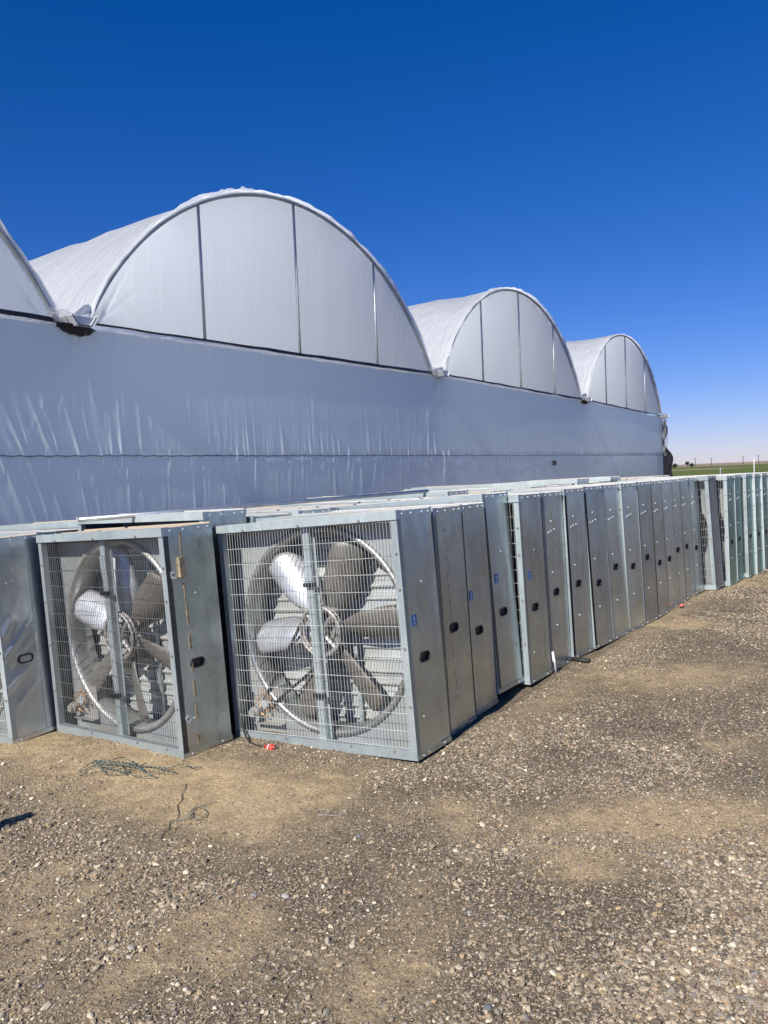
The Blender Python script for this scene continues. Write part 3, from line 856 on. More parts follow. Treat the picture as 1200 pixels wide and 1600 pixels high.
# front frame rails
def rail(name, x0, x1, y0, y1, z0, z1):
    mb = MB()
    mb.box(x0, x1, y0, y1, z0, z1)
    return mb.mesh(name, FRAME)
M['rail_top'] = rail('frame_rail', -FW - 0.006, 0.004, -0.012, 0.045, FH - 0.044, FH + 0.008)
M['rail_bottom'] = rail('frame_rail', -FW - 0.002, 0.0, -0.006, 0.040, 0.0, 0.052)
M['rail_left'] = rail('frame_rail', -FW - 0.002, -FW + 0.036, -0.004, 0.036, 0.052, FH - 0.044)
M['rail_right'] = rail('frame_rail', -0.042, 0.0, -0.004, 0.036, 0.052, FH - 0.044)
def grille_mesh(seed, bow):
    rg = np.random.default_rng(seed)
    mb = MB()
    x0, x1, z0, z1 = -FW + 0.036, -0.042, 0.052, FH - 0.044
    def b(x, z):
        return 0.004 + bow * math.sin(math.pi * (x - x0) / (x1 - x0)) * math.sin(math.pi * (z - z0) / (z1 - z0))
    nv = 57
    for i in range(nv):
        x = x0 + (x1 - x0) * (i + 0.5) / nv
        dx = rg.normal() * 0.0016
        zs = np.linspace(z0 - 0.012, z1 + 0.012, 8)
        mb.tube([(x + dx * math.sin(math.pi * j / 7), b(x, z), z) for j, z in enumerate(zs)], 0.0014, 4)
    for j in range(14):
        z = z0 + 0.01 + (z1 - z0 - 0.02) * j / 13
        dz = rg.normal() * 0.004
        xs = np.linspace(x0 - 0.012, x1 + 0.012, 10)
        mb.tube([(x, b(x, z) - 0.0034, z + dz * math.sin(math.pi * i / 9)) for i, x in enumerate(xs)], 0.0017, 4)
    return mb.mesh('grille', WIRE)
M['grille'] = grille_mesh(1, -0.004)
M['grille_bowed'] = grille_mesh(2, 0.02)
mb = MB()
for (x, z) in ((-1.36, 0.30), (-1.36, 0.62), (-1.36, 0.92), (-1.36, 1.18), (-0.02, 0.3), (-0.02, 0.62), (-0.02, 0.95), (-0.02, 1.15), (-0.45, 0.045), (-0.95, 0.045), (-0.15, 0.045), (-1.15, 1.345), (-0.70, 1.345), (-0.25, 1.345)):
    yb = -0.004 if 0.06 < z < 1.3 else (-0.006 if z < 0.06 else -0.012)
    mb.cyl((x, yb, z), (0, -1, 0), 0.0085, 0.007, 8)
M['frame_bolts'] = mb.mesh('frame_bolts', IRON)
# shroud plate with its round mouth
CX, CZ, RR = -0.69, 0.69, 0.615
n = 96
V, Fq = [], []
for i in range(n):
    a = 2 * math.pi * i / n
    c_, s_ = math.cos(a), math.sin(a)
    m = max(abs(c_), abs(s_)) / 0.684
    V += [(CX + RR * c_, 0.135, CZ + RR * s_), (CX + c_ / m, 0.135, CZ + s_ / m)]
for i in range(n):
    j = (i + 1) % n
    Fq.append((2 * i, 2 * i + 1, 2 * j + 1, 2 * j))
M['shroud_plate'] = MB().add(V, Fq).mesh('shroud_plate', PLATE)
prof = [(0.652, 0.132), (0.648, 0.120), (0.636, 0.112), (0.622, 0.114), (0.612, 0.124), (0.606, 0.15), (0.603, 0.20), (0.605, 0.285), (0.609, 0.285), (0.608, 0.2), (0.612, 0.14)]
V = [(CX + r_ * math.cos(2 * math.pi * i / n), y_, CZ + r_ * math.sin(2 * math.pi * i / n)) for i in range(n) for r_, y_ in prof]
m = len(prof)
Fq = [(i * m + k, i * m + k + 1, ((i + 1) % n) * m + k + 1, ((i + 1) % n) * m + k) for i in range(n) for k in range(m - 1)]
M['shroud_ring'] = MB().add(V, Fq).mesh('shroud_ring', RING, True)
# centre post carrying the bearing
hat = [(p_ * 0.8, q_) for p_, q_ in [(-0.046, 0.085), (-0.028, 0.085), (-0.028, 0.044), (0.028, 0.044), (0.028, 0.085), (0.046, 0.085), (0.046, 0.081), (0.032, 0.081), (0.032, 0.040), (-0.032, 0.040), (-0.032, 0.081), (-0.046, 0.081)]]
mb = MB(); m = len(hat)
mb.add([(CX + p, q, z) for z in (0.04, FH - 0.03) for p, q in hat], [(k, (k + 1) % m, m + (k + 1) % m, m + k) for k in range(m)])
M['centre_post'] = mb.mesh('centre_post', FRAME)
mb = MB(); mb.box(-0.030, 0.050, 0.012, 0.038, -0.012, 0.012); mb.cyl((-0.012, 0.012, 0), (0, -1, 0), 0.006, 0.006, 8); mb.cyl((0.016, 0.012, 0), (0, -1, 0), 0.006, 0.006, 8)
M['clip'] = mb.mesh('clip', BLACK)
# pulley on the fan shaft
mb = MB()
ring = lambda r_, y_, k_: [(CX + r_ * math.cos(2 * math.pi * i / k_), y_, CZ + r_ * math.sin(2 * math.pi * i / k_)) for i in range(k_)]
mb.tube(ring(0.150, 0.098, 48), 0.011, 6, closed=True)
mb.tube(ring(0.150, 0.122, 48), 0.011, 6, closed=True)
mb.tube(ring(0.138, 0.110, 48), 0.010, 6, closed=True)
for i in range(4):
    a = math.pi / 4 + i * math.pi / 2
    mb.tube([(CX + 0.03 * math.cos(a), 0.11, CZ + 0.03 * math.sin(a)), (CX + 0.14 * math.cos(a), 0.11, CZ + 0.14 * math.sin(a))], [0.018, 0.012], 6)
mb.cyl((CX, 0.09, CZ), (0, 1, 0), 0.045, 0.05, 20)
M['pulley'] = mb.mesh('pulley', IRON, False)
# blade hub with six forked brackets
mb = MB()
mb.cyl((CX, 0.15, CZ), (0, 1, 0), 0.075, 0.06, 24)
mb.cyl((CX, 0.05, CZ), (0, 1, 0), 0.020, 0.24, 12)
M['hub'] = mb.mesh('hub', IRON)
mb = MB()
mb.box(0.06, 0.155, -0.022, -0.010, -0.030, 0.030); mb.box(0.06, 0.155, 0.010, 0.022, -0.024, 0.024)
for (x, z) in ((0.11, 0.016), (0.11, -0.016), (0.14, 0.0)):
    mb.cyl((x, -0.022, z), (0, -1, 0), 0.008, 0.007, 6)
M['blade_bracket'] = mb.mesh('blade_bracket', IRON)
def blade_mesh(name, mat):
    nr, nc = 18, 9
    V = []
    for i in range(nr):
        f_ = i / (nr - 1)
        r_ = 0.10 + 0.488 * f_
        w = 0.09 + 0.145 * math.sin(min(1, f_ / 0.5) * math.pi / 2) ** 1.2
        if f_ > 0.7: w *= 1 - 0.12 * ((f_ - 0.7) / 0.3) ** 1.5
        if f_ > 0.92: w *= 1 - 0.22 * ((f_ - 0.92) / 0.08) ** 2
        pit = math.radians(44 - 20 * f_)
        for j in range(nc):
            e = j / (nc - 1) - 0.5
            sw = 0.03 * f_ * f_
            chord = e * w + sw
            camber = 0.045 * w / 0.27 * (1 - 4 * e * e)
            lx = r_ - (0.05 * abs(2 * e) ** 3 if f_ > 0.95 else 0)
            V.append((lx, -chord * math.sin(pit) - camber * math.cos(pit), chord * math.cos(pit) - camber * math.sin(pit)))
    V = np.array(V)
    Fq = grid_faces(nr, nc)
    N = np.zeros_like(V)
    fn = np.cross(V[Fq[:, 1]] - V[Fq[:, 0]], V[Fq[:, 3]] - V[Fq[:, 0]])
    for c in range(4): np.add.at(N, Fq[:, c], fn)
    N /= np.linalg.norm(N, axis=1, keepdims=True) + 1e-9
    V2 = V - N * 0.003
    o_ = len(V)
    edge = []
    bd = [i * nc for i in range(nr)] + [(nr - 1) * nc + j for j in range(1, nc)] + [i * nc + nc - 1 for i in range(nr - 2, -1, -1)] + [j for j in range(nc - 2, 0, -1)]
    for a, b in zip(bd, bd[1:] + bd[:1]): edge.append((b, a, a + o_, b + o_))
    return np_mesh(name, np.concatenate([V, V2]), np.concatenate([Fq, Fq[:, ::-1] + o_, np.array(edge)]), mat)
M['blade'] = blade_mesh('blade', BLADE)
M['blade_clean'] = blade_mesh('blade', BLADE_CLEAN)
# motor, its small pulley and the drive belt
MX, MZ = -1.19, 0.215
mb = MB()
mb.cyl((MX, 0.130, MZ), (0, -1, 0), 0.030, 0.05, 16)
mb.cyl((MX, 0.15, MZ), (0, 1, 0), 0.068, 0.15, 24)
for i in range(18):
    a = 2 * math.pi * i / 18
    mb.box(MX + 0.066 * math.cos(a) - 0.004, MX + 0.066 * math.cos(a) + 0.004, 0.165, 0.285, MZ + 0.066 * math.sin(a) - 0.006, MZ + 0.066 * math.sin(a) + 0.006)
mb.box(MX - 0.03, MX + 0.05, 0.17, 0.26, MZ + 0.06, MZ + 0.10)
M['motor'] = mb.mesh('motor', MOTOR)
mb = MB(); mb.box(MX - 0.10, MX + 0.13, 0.125, 0.131, MZ - 0.13, MZ + 0.10); mb.box(MX - 0.10, MX + 0.13, 0.08, 0.125, MZ - 0.13, MZ - 0.124)
mb.cyl((MX - 0.07, 0.125, MZ - 0.05), (0, -1, 0), 0.036, 0.075, 16)
mb.cyl((MX - 0.07, 0.05, MZ - 0.05), (0, -1, 0), 0.026, 0.02, 12)
M['motor_mount'] = mb.mesh('motor_mount', galvanised('motor mount sheet', (0.5, 0.5, 0.48), 0.45, 0.6, dust_amt=0.35))
mb = MB()
for i in range(7):
    a = i * 0.9
    mb.tube([(MX + 0.05 * math.cos(a), 0.10, MZ + 0.02 + 0.04 * math.sin(a)), (MX + 0.09 * math.cos(a + .6), 0.07, MZ + 0.06 * math.sin(a + .8)), (MX + 0.02 * math.cos(a + 2), 0.09, MZ + 0.09 * math.sin(a + 1.5))], 0.004, 5)
M['wiring'] = mb.mesh('wiring', COPPER)
def belt_mesh():
    a0 = math.atan2(MZ - CZ, MX - CX)
    L = math.hypot(MX - CX, MZ - CZ)
    be = math.acos((0.150 - 0.032) / L)
    P = []
    for i in range(29):
        a = a0 + be + (2 * math.pi - 2 * be) * i / 28
        P.append((CX + 0.150 * math.cos(a), CZ + 0.150 * math.sin(a)))
    for i in range(11):
        a = a0 - be + 2 * be * i / 10
        P.append((MX + 0.032 * math.cos(a), MZ + 0.032 * math.sin(a)))
    return MB().tube([(x, 0.108, z) for x, z in P], 0.0095, 6, closed=True).mesh('drive_belt', RUBBER)
M['drive_belt'] = belt_mesh()
# shutter slats
def slat_mesh():
    prof = [(0.0, 0.000), (0.012, 0.016), (0.020, 0.018), (0.028, 0.016), (0.034, 0.004), (0.078, 0.000), (0.084, 0.014), (0.092, 0.017), (0.100, 0.014), (0.106, 0.002), (0.150, -0.006)]
    V, Fq = [], []
    m = len(prof)
    for x in (-FW + 0.035, -0.035):
        V += [(x, 0.345 - q, p) for p, q in prof] + [(x, 0.347 - q, p) for p, q in prof]
    for k in range(m - 1):
        Fq += [(k, k + 1, 2 * m + k + 1, 2 * m + k), (m + k + 1, m + k, 3 * m + k, 3 * m + k + 1)]
    Fq += [(0, 2 * m, 3 * m, m), (m - 1, 2 * m - 1, 4 * m - 1, 3 * m - 1)]
    return MB().add(V, Fq).mesh('shutter_slat', SLAT)
M['shutter_slat'] = slat_mesh()
mb = MB(); mb.box(-0.60, -0.575, 0.300, 0.318, 0.06, 1.30)
M['shutter_rod'] = mb.mesh('shutter_rod', FRAME)
mb = MB(); mb.box(-FW + 0.005, -0.014, FD - 0.006, FD - 0.002, 0.008, FH - 0.002)
M['back_sheet'] = mb.mesh('back_sheet', GALV)
# sticker
mb = MB(); mb.box(0.0008, 0.0018, -0.027, 0.027, -0.031, 0.031); M['sticker'] = mb.mesh('sticker', BLUE)
mb = MB()
mb.add([(0.0024, -0.010, -0.024), (0.0024, 0.010, -0.024), (0.0024, 0.010, -0.019), (0.0024, 0.0045, -0.019), (0.0024, 0.0045, 0.008), (0.0024, 0.012, 0.008), (0.0024, 0.0, 0.024), (0.0024, -0.012, 0.008), (0.0024, -0.0045, 0.008), (0.0024, -0.0045, -0.019), (0.0024, -0.010, -0.019)], [tuple(range(11))])
M['sticker_arrow'] = mb.mesh('arrow_mark', WHITE)
mb = MB(); mb.box(0.0008, 0.0018, -0.016, 0.016, -0.022, 0.022); M['note'] = mb.mesh('paper_label', WHITE)
mb = MB(); mb.box(0.0018, 0.0024, -0.010, 0.010, -0.006, 0.010); M['note_print'] = mb.mesh('print_mark', IRON)

def fan_matrix(x, y, z, yaw, lean, back=0.0):
    u = Vector((math.sin(yaw), math.cos(yaw), 0)); n = Vector((math.cos(yaw), -math.sin(yaw), 0)); k = Vector((0, 0, 1))
    up_ = k * math.cos(lean) - n * math.sin(lean); n2 = n * math.cos(lean) + k * math.sin(lean)
    up2 = up_ * math.cos(back) + u * math.sin(back); u2 = u * math.cos(back) - up_ * math.sin(back)
    return Matrix(((n2.x, u2.x, up2.x, x), (n2.y, u2.y, up2.y, y), (n2.z, u2.z, up2.z, z), (0, 0, 0, 1)))

def part(root, key, name=None, loc=None, rot=None, mat=None, kind=None):
    o = link(name or M[key].name.split('.')[0], M[key], root, mat)
    if loc: o.location = loc
    if rot: o.rotation_euler = rot
    if kind: o['kind'] = kind
    return o

def shell(root, side='mid', side_mat=None, top_mat=None, screws=True):
    part(root, 'side_' + side if side else 'side_plain', 'side_panel', mat=side_mat)
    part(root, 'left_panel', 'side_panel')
    part(root, 'top_panel', mat=top_mat)
    part(root, 'low_flange', 'flange', mat=side_mat); part(root, 'top_flange', 'flange', mat=side_mat)
    if side == 'dent': part(root, 'grip_low', 'grip')
    elif side: part(root, 'grip_' + side, 'grip')
    if screws: part(root, 'edge_screws', kind='stuff')

def front(root, grille='grille', mat=None):
    for k in ('rail_top', 'rail_bottom', 'rail_left', 'rail_right'): part(root, k, 'frame_rail')
    part(root, grille, 'grille', mat=mat, kind='stuff')
    part(root, 'frame_bolts', kind='stuff')

def works(root, start, bright=(), motor=True, belt=True):
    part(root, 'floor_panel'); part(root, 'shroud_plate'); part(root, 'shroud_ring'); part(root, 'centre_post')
    for z in (0.315, 0.985): part(root, 'clip', loc=(CX, 0.0, z))
    part(root, 'pulley'); part(root, 'hub')
    for i in range(6):
        a = math.radians(start + 60 * i)
        b = part(root, 'blade_clean' if i in bright else 'blade', 'blade', (CX, 0.19, CZ), (0, -a, 0))
        part(root, 'blade_bracket', loc=(CX, 0.185, CZ), rot=(0, -a, 0))
    if motor:
        part(root, 'motor'); part(root, 'motor_mount'); part(root, 'wiring', kind='stuff')
    if belt: part(root, 'drive_belt')
    for i in range(9): part(root, 'shutter_slat', loc=(0, 0, 0.012 + i * 0.1505))
    part(root, 'shutter_rod'); part(root, 'back_sheet')

def sticker(root, y, z, tilt=0.0):
    s = part(root, 'sticker', loc=(0, y, z), rot=(tilt, 0, 0))
    part(s, 'sticker_arrow', 'arrow_mark')

GRP = 'galvanised exhaust fans stored in rows'
def make_fan(x, y, z, yaw, lean, label, back=0.0, group=GRP):
    r = empty('exhaust_fan', fan_matrix(x, y, z, yaw, lean, back))
    return tag(r, label, 'fan', group)

# --- the three fans whose fronts show
A = make_fan(0.1314, 4.194, 0.0, 0.585, 0.0620, 'galvanised box fan with red plug hanging out, first of the long right row', 0.008)
shell(A, 'low'); front(A); works(A, 4, bright=(2, 3)); part(A, 'rivets_few', kind='stuff')
sticker(A, 0.085, 0.765, 0.05)
cord_pts = [(-1.33, 0.10, 0.30), (-1.335, 0.05, 0.22), (-1.33, 0.012, 0.15), (-1.30, -0.02, 0.09), (-1.25, -0.05, 0.045), (-1.18, -0.09, 0.022), (-1.10, -0.12, 0.020), (-1.03, -0.135, 0.022), (-1.0, -0.14, 0.024)]
cord = link('power_cord', MB().tube(cord_pts, 0.007, 8).mesh('power_cord', RUBBER, True), A)
mb = MB(); mb.tube([(-1.005, -0.14, 0.026), (-0.985, -0.142, 0.026), (-0.984, -0.142, 0.026), (-0.95, -0.146, 0.026), (-0.949, -0.146, 0.026), (-0.925, -0.149, 0.026)], [0.010, 0.017, 0.020, 0.020, 0.023, 0.023], 14)
plug = link('plug', mb.mesh('plug', RED, True), cord)
plug['label'] = 'red round plug lying on the sand'
mb = MB(); mb.tube([(-0.965, -0.1445, 0.026), (-0.957, -0.1453, 0.026)], 0.0208, 14); link('stripe', mb.mesh('stripe', WHITE), cord)
mb = MB()
for i in range(3):
    a = i * 2.1; mb.tube([(-0.925, -0.149 + 0.012 * math.cos(a), 0.026 + 0.012 * math.sin(a)), (-0.905, -0.151 + 0.012 * math.cos(a), 0.026 + 0.012 * math.sin(a))], 0.003, 6)
tag(link('pins', mb.mesh('pins', STEELPIPE), cord), kind='stuff')

B = make_fan(-1.2518, 4.5519, -0.0608, 0.640, 0.0424, 'galvanised fan with pale paddle blade and tan streak down its side', -0.02)
shell(B, 'low', top_mat=GALV_SAND); front(B, 'grille_bowed', WIRE_DARK); works(B, 37, bright=(2, 1), belt=False); 
mb = MB()
rg = np.random.default_rng(3)
for i in range(9):
    z0 = 0.06 + i * 0.145; h_ = 0.05 + 0.09 * rg.random()
    mb.box(0.0005, 0.004, 0.115 + rg.normal() * 0.003, 0.124 + rg.random() * 0.010, z0, z0 + h_)
seal = link('sealant_streak', mb.mesh('sealant_streak', RUST), B)
seal['label'] = 'tan crust of old sealant down the side'; seal['kind'] = 'stuff'
mb = MB(); mb.box(0.0, 0.022, 0.085, 0.125, 1.08, 1.20); mb.box(0.0, 0.012, 0.060, 0.125, 1.075, 1.085)
link('bracket', mb.mesh('bracket', RUST), B)
for (y, z, r_) in ((0.045, 1.10, 0.05), (0.055, 0.225, 0.6)):
    nb_ = part(B, 'note', loc=(0, y, z), rot=(r_, 0, 0)); part(nb_, 'note_print', 'print_mark')
part(B, 'rivets_few', kind='stuff')

Cf = make_fan(-2.5387, 5.1001, -0.1108, 0.50, 0.0715, 'fan with shiny dented side, cut off by the picture edge', -0.01)
shell(Cf, 'dent', GALV_DENT, top_mat=GALV_SAND); front(Cf); works(Cf, 20); part(Cf, 'rivets', kind='stuff')

# --- the rest of the long right-hand row: along, perp, z, yaw, lean, side variant, features, label
ROW = [
 (0.445, -0.058, -0.016, 0.560, 0.036, 'high', ('scrawl',), 'fan second in the right row, dark scrawl marks down its side'),
 (0.850, -0.100, -0.018, 0.560, 0.036, 'low', ('st', 0.075, 0.79), 'fan third in the right row, blue sticker above its grip'),
 (1.245, -0.110, 0.040, 0.630, 0.057, 'low', ('st', 0.10, 0.79), 'fan fourth in the right row, standing higher than its neighbours'),
 (1.640, -0.052, 0.013, 0.630, 0.033, 'low', ('st', 0.10, 0.79), 'fan fifth in the right row, blue sticker, white pipe at its foot'),
 (2.055, -0.055, 0.010, 0.640, 0.027, 'mid', ('rv',), 'fan sixth in the right row, next after the white pipe'),
 (2.450, -0.022, 0.024, 0.675, 0.032, 'mid', ('rv',), 'fan seventh in the right row, black tube at its foot'),
 (2.845, 0.020, 0.032, 0.685, 0.048, 'low', ('rv',), 'fan eighth in the right row, just beyond the black tube'),
 (3.240, 0.052, 0.030, 0.672, 0.050, 'high', ('rv',), 'fan ninth in the right row, two beyond the black tube'),
 (3.632, 0.080, 0.030, 0.678, 0.036, 'mid', ('rv',), 'fan tenth in the right row, three beyond the black tube'),
 (4.025, 0.108, 0.032, 0.668, 0.035, 'high', ('rv',), 'fan eleventh in the right row, two before the pink plug'),
 (4.418, 0.124, 0.028, 0.632, 0.034, 'low', ('rv',), 'fan twelfth in the right row, just before the pink plug'),
 (4.812, 0.122, 0.026, 0.635, 0.034, 'low', ('plug',), 'fan thirteenth in the right row, small pink plug at its foot'),
 (5.206, 0.118, 0.026, 0.640, 0.034, 'mid', ('rv',), 'fan fourteenth in the right row, just beyond the pink plug'),
 (5.600, 0.122, 0.026, 0.645, 0.036, 'mid', ('rv',), 'fan fifteenth in the right row, two before the open gap'),
 (5.995, 0.136, 0.027, 0.655, 0.036, 'low', ('rv',), 'fan sixteenth in the right row, last before the open gap'),
 (6.430, 0.285, 0.034, 0.650, 0.050, '', ('brown',), 'fan without a grip hole, standing out between two open gaps'),
 (6.900, 0.360, 0.017, 0.642, 0.012, 'low', ('teal',), 'teal tinted fan just beyond the fan without a grip'),
 (7.292, 0.382, 0.020, 0.640, 0.010, 'low', ('teal',), 'second teal tinted fan, beside a pale frame edge'),
 (7.690, 0.452, 0.024, 0.637, 0.011, 'low', ('teal',), 'third teal tinted fan along the far end of the row'),
 (8.085, 0.498, 0.018, 0.634, 0.012, 'low', ('teal',), 'fourth teal tinted fan along the far end of the row'),
 (8.480, 0.535, 0.016, 0.636, 0.013, 'low', ('teal',), 'fifth teal tinted fan, at the right edge of the picture'),
 (8.875, 0.570, 0.016, 0.636, 0.013, 'low', ('teal',), 'outermost teal fan with only its top corner in view'),
]
GALV_BROWN = galvanised('weathered side sheet', (0.36, 0.35, 0.34), rough=0.5, wave=0.008, dust=(0.26, 0.21, 0.16), dust_amt=0.3)
for i, (al, pe, z, yaw, lean, sv, feat, lab) in enumerate(ROW):
    p = O0 + RU * al + RN * pe
    r = make_fan(p[0], p[1], z, yaw, lean, lab)
    sm = GALV_TEAL if 'teal' in feat else (GALV_BROWN if 'brown' in feat else None)
    shell(r, sv, sm)
    front(r)
    part(r, 'shroud_plate'); part(r, 'back_sheet')
    if 'st' in feat: sticker(r, feat[1], feat[2], random.uniform(-0.06, 0.06)); part(r, 'rivets_few', kind='stuff')
    if 'rv' in feat or 'teal' in feat or 'plug' in feat: part(r, 'rivets', kind='stuff')
    if 'scrawl' in feat:
        mb = MB(); rg = np.random.default_rng(8)
        for k in range(40):
            z0 = 0.2 + k * 0.027 + rg.normal() * 0.006; y0 = 0.13 + rg.normal() * 0.010; a = rg.uniform(-1, 1)
            mb.tube([(0.0012, y0, z0), (0.0012, y0 + 0.010 * a, z0 + 0.009), (0.0012, y0 + 0.018 * a, z0 + 0.004 + 0.01 * rg.random())], 0.0011, 4)
        tag(link('scrawl', mb.mesh('scrawl', BLACK), r), kind='stuff')
    if 'plug' in feat:
        mb = MB(); mb.tube([(0.03, 0.30, 0.028), (0.05, 0.28, 0.028), (0.05, 0.279, 0.028), (0.085, 0.25, 0.028)], [0.008, 0.014, 0.016, 0.016], 12)
        pg_ = link('plug', mb.mesh('plug', simple('pink plug plastic', (0.60, 0.16, 0.13), 0.5), True), r); pg_['label'] = 'small pink plug on the gravel'

# --- further rows towards the greenhouse, of which mostly the tops show
ORD = 'first second third fourth fifth sixth seventh eighth ninth tenth eleventh twelfth thirteenth fourteenth fifteenth sixteenth seventeenth eighteenth nineteenth twentieth twenty-first twenty-second twenty-third twenty-fourth twenty-fifth twenty-sixth'.split()
def back_row(al0, al1, perp, drift, zoff, seed, label, skip=(), o0=0):
    rg = np.random.default_rng(seed)
    al = al0; i = 0
    while al < al1:
        if i not in skip:
            pe = perp + drift * al + rg.normal() * 0.02
            p = O0 + RU * al + RN * pe
            yaw = 0.605 + 0.03 * min(1, max(0, al / 3)) + rg.normal() * 0.006
            n_ = np.array([math.cos(yaw), -math.sin(yaw)])
            zr = float(gz(*p)); zl = float(gz(*(p - n_ * FW)))
            lift = zoff + 0.018 * rg.random() + (0.05 if rg.random() < 0.15 else 0)
            r = make_fan(p[0], p[1], max(zr, zl) + 0.010 + lift, yaw, 0.5 * (zr - zl) / FW + rg.normal() * 0.006, label % ORD[i + o0], group=GRP)
            shell(r, 'mid' if rg.random() < 0.5 else 'low', top_mat=(GALV_SAND if rg.random() < 0.3 else None), screws=True)
            for k in ('rail_top', 'rail_bottom', 'rail_left', 'rail_right'): part(r, k, 'frame_rail')
        al += 0.405 + abs(rg.normal()) * 0.02; i += 1
back_row(-0.07, 9.2, -1.50, 0.055, 0.0, 21, 'dusty fan top in the second row, %s fan from its near end', o0=1)
back_row(-0.31, 9.6, -2.95, 0.050, 0.0, 22, 'dusty fan top in the third row, %s fan from its near end', o0=1)
back_row(2.0, 10.0, -4.45, 0.050, 0.0, 23, 'fan top in the hindmost row by the greenhouse, %s from its near end')

# ------------------------------------------------------------------ small things
def ray_ground(px, py, dz=0.0):
    d = fwd + rt * ((px - 600) / F_PX) - up * ((py - 800) / F_PX)
    z = dz
    for _ in range(4):
        t_ = (z - CAM_H) / d.z
        x, y = d.x * t_, d.y * t_
        z = float(gz(x, y) + gdetail(x, y)) + dz
    return Vector((x, y, z))
# long galvanised pipe lying on the second row of fans
def on_row(al, pe, z): 
    p = O0 + RU * al + RN * pe; return (p[0], p[1], z)
tag(link('metal_pipe', MB().tube([on_row(-0.45, -2.30, 1.372), on_row(0.9, -2.02, 1.392), on_row(2.9, -1.62, 1.418)], 0.017, 10).mesh('metal_pipe', STEELPIPE, True)), 'long thin galvanised pipe lying across the fan tops', 'pipe')

def ground_path(pts, dz):
    return [ray_ground(px, py, dz) for px, py in pts]
def rope_material():
    t = NT('green and white twisted rope')
    at = t.n('Attribute', attribute_name='len').outputs['Fac']
    w = t.n('Math', operation='SINE', ins={0: t.n('Math', operation='MULTIPLY', ins={0: at, 1: 210.0}).outputs[0]}).outputs[0]
    c = t.ramp(w, [(0.5, (0.045, 0.075, 0.060)), (0.8, (0.30, 0.31, 0.26))])
    t.bsdf(Base_Color=c, Roughness=0.85)
    return t.m
def rope(name, pts, r, mat, label, cat, n=5):
    mb = MB(); mb.tube(pts, r, n)
    me = mb.mesh(name, mat, True)
    L, acc = [0.0], 0.0
    for a, b in zip(pts, pts[1:]):
        acc += (Vector(b) - Vector(a)).length; L.append(acc)
    at = me.attributes.new('len', 'FLOAT', 'POINT')
    at.data.foreach_set('value', np.repeat(np.array(L, np.float32), n))
    return tag(link(name, me), label, cat)
def smooth_path(P, k=6):
    P = [Vector(p) for p in P]
    out = []
    for i in range(len(P) - 1):
        a, b, c, d = P[max(i - 1, 0)], P[i], P[i + 1], P[min(i + 2, len(P) - 1)]
        for j in range(k):
            s = j / k
            out.append(0.5 * ((2 * b) + (c - a) * s + (2 * a - 5 * b + 4 * c - d) * s * s + (3 * b - a - 3 * c + d) * s ** 3))
    return out + [P[-1]]
rg = np.random.default_rng(17)
pp = []
for i in range(36):
    a = i * 0.83
    cx_, cy_ = 188 + 10 * math.sin(i * 0.31), 1203 - 2 * math.sin(i * 0.2)
    pp.append((cx_ + (48 + 22 * rg.normal()) * math.cos(a) * (0.5 + 0.5 * rg.random()), cy_ + (7 + 8 * rg.random()) * math.sin(a * 1.37 + rg.normal() * 0.6)))
pp += [(250, 1200), (268, 1202), (285, 1198), (300, 1203), (316, 1199)]
base = ground_path(pp, 0.010)
for i, p in enumerate(base): p.z += 0.018 * rg.random()
base[20].z += 0.045; base[21].z += 0.03
rope('rope', smooth_path(base, 5), 0.0026, rope_material(), 'tangle of thin green and white rope on the sand', 'rope')
tw = ground_path([(290, 1224), (289, 1232), (284, 1240), (284, 1250), (277, 1258), (279, 1270), (276, 1280), (266, 1284), (263, 1296), (256, 1300), (250, 1312)], 0.006)
rope('wire_scrap', smooth_path(tw, 4), 0.0019, simple('dark weathered wire', (0.09, 0.085, 0.07), 0.7), 'dark bent scrap of wire lying on the gravel', 'wire', 6)
tw = ground_path([(272, 1281), (288, 1281), (300, 1276), (300, 1266), (310, 1260), (322, 1268), (318, 1278), (304, 1280), (296, 1270), (318, 1258), (338, 1252)], 0.010)
rope('rope', smooth_path(tw, 5), 0.0022, simple('grey green cord', (0.15, 0.17, 0.14), 0.8), 'short looped grey green cord on the gravel', 'rope')
tw = ground_path([(494, 1270), (500, 1265), (512, 1266), (514, 1271), (504, 1274), (496, 1273), (520, 1274), (536, 1273)], 0.008)
rope('string', smooth_path(tw, 5), 0.0011, simple('dusty pale string', (0.42, 0.40, 0.35), 0.8), 'thin pale loop of string left of the middle gravel', 'string')
tw = ground_path([(766, 1342), (770, 1334), (786, 1332), (798, 1334), (790, 1342), (774, 1344)], 0.008)
rope('string', smooth_path(tw, 5), 0.0012, simple('dusty pale string', (0.42, 0.40, 0.35), 0.8), 'thin pale open loop of string on the middle gravel', 'string')
tw = ground_path([(1040, 1190), (1052, 1186), (1066, 1188), (1076, 1196), (1070, 1204), (1056, 1202)], 0.008)
rope('string', smooth_path(tw, 5), 0.0014, simple('dusty pale string', (0.42, 0.40, 0.35), 0.8), 'thin pale curl of string at the right of the yard', 'string')
tw = ground_path([(924, 1037), (940, 1036), (952, 1041), (956, 1040)], 0.008)
rope('string', smooth_path(tw, 5), 0.0022, simple('tan string', (0.4, 0.33, 0.24), 0.8), 'tan wisp of string beside the black tube', 'string')
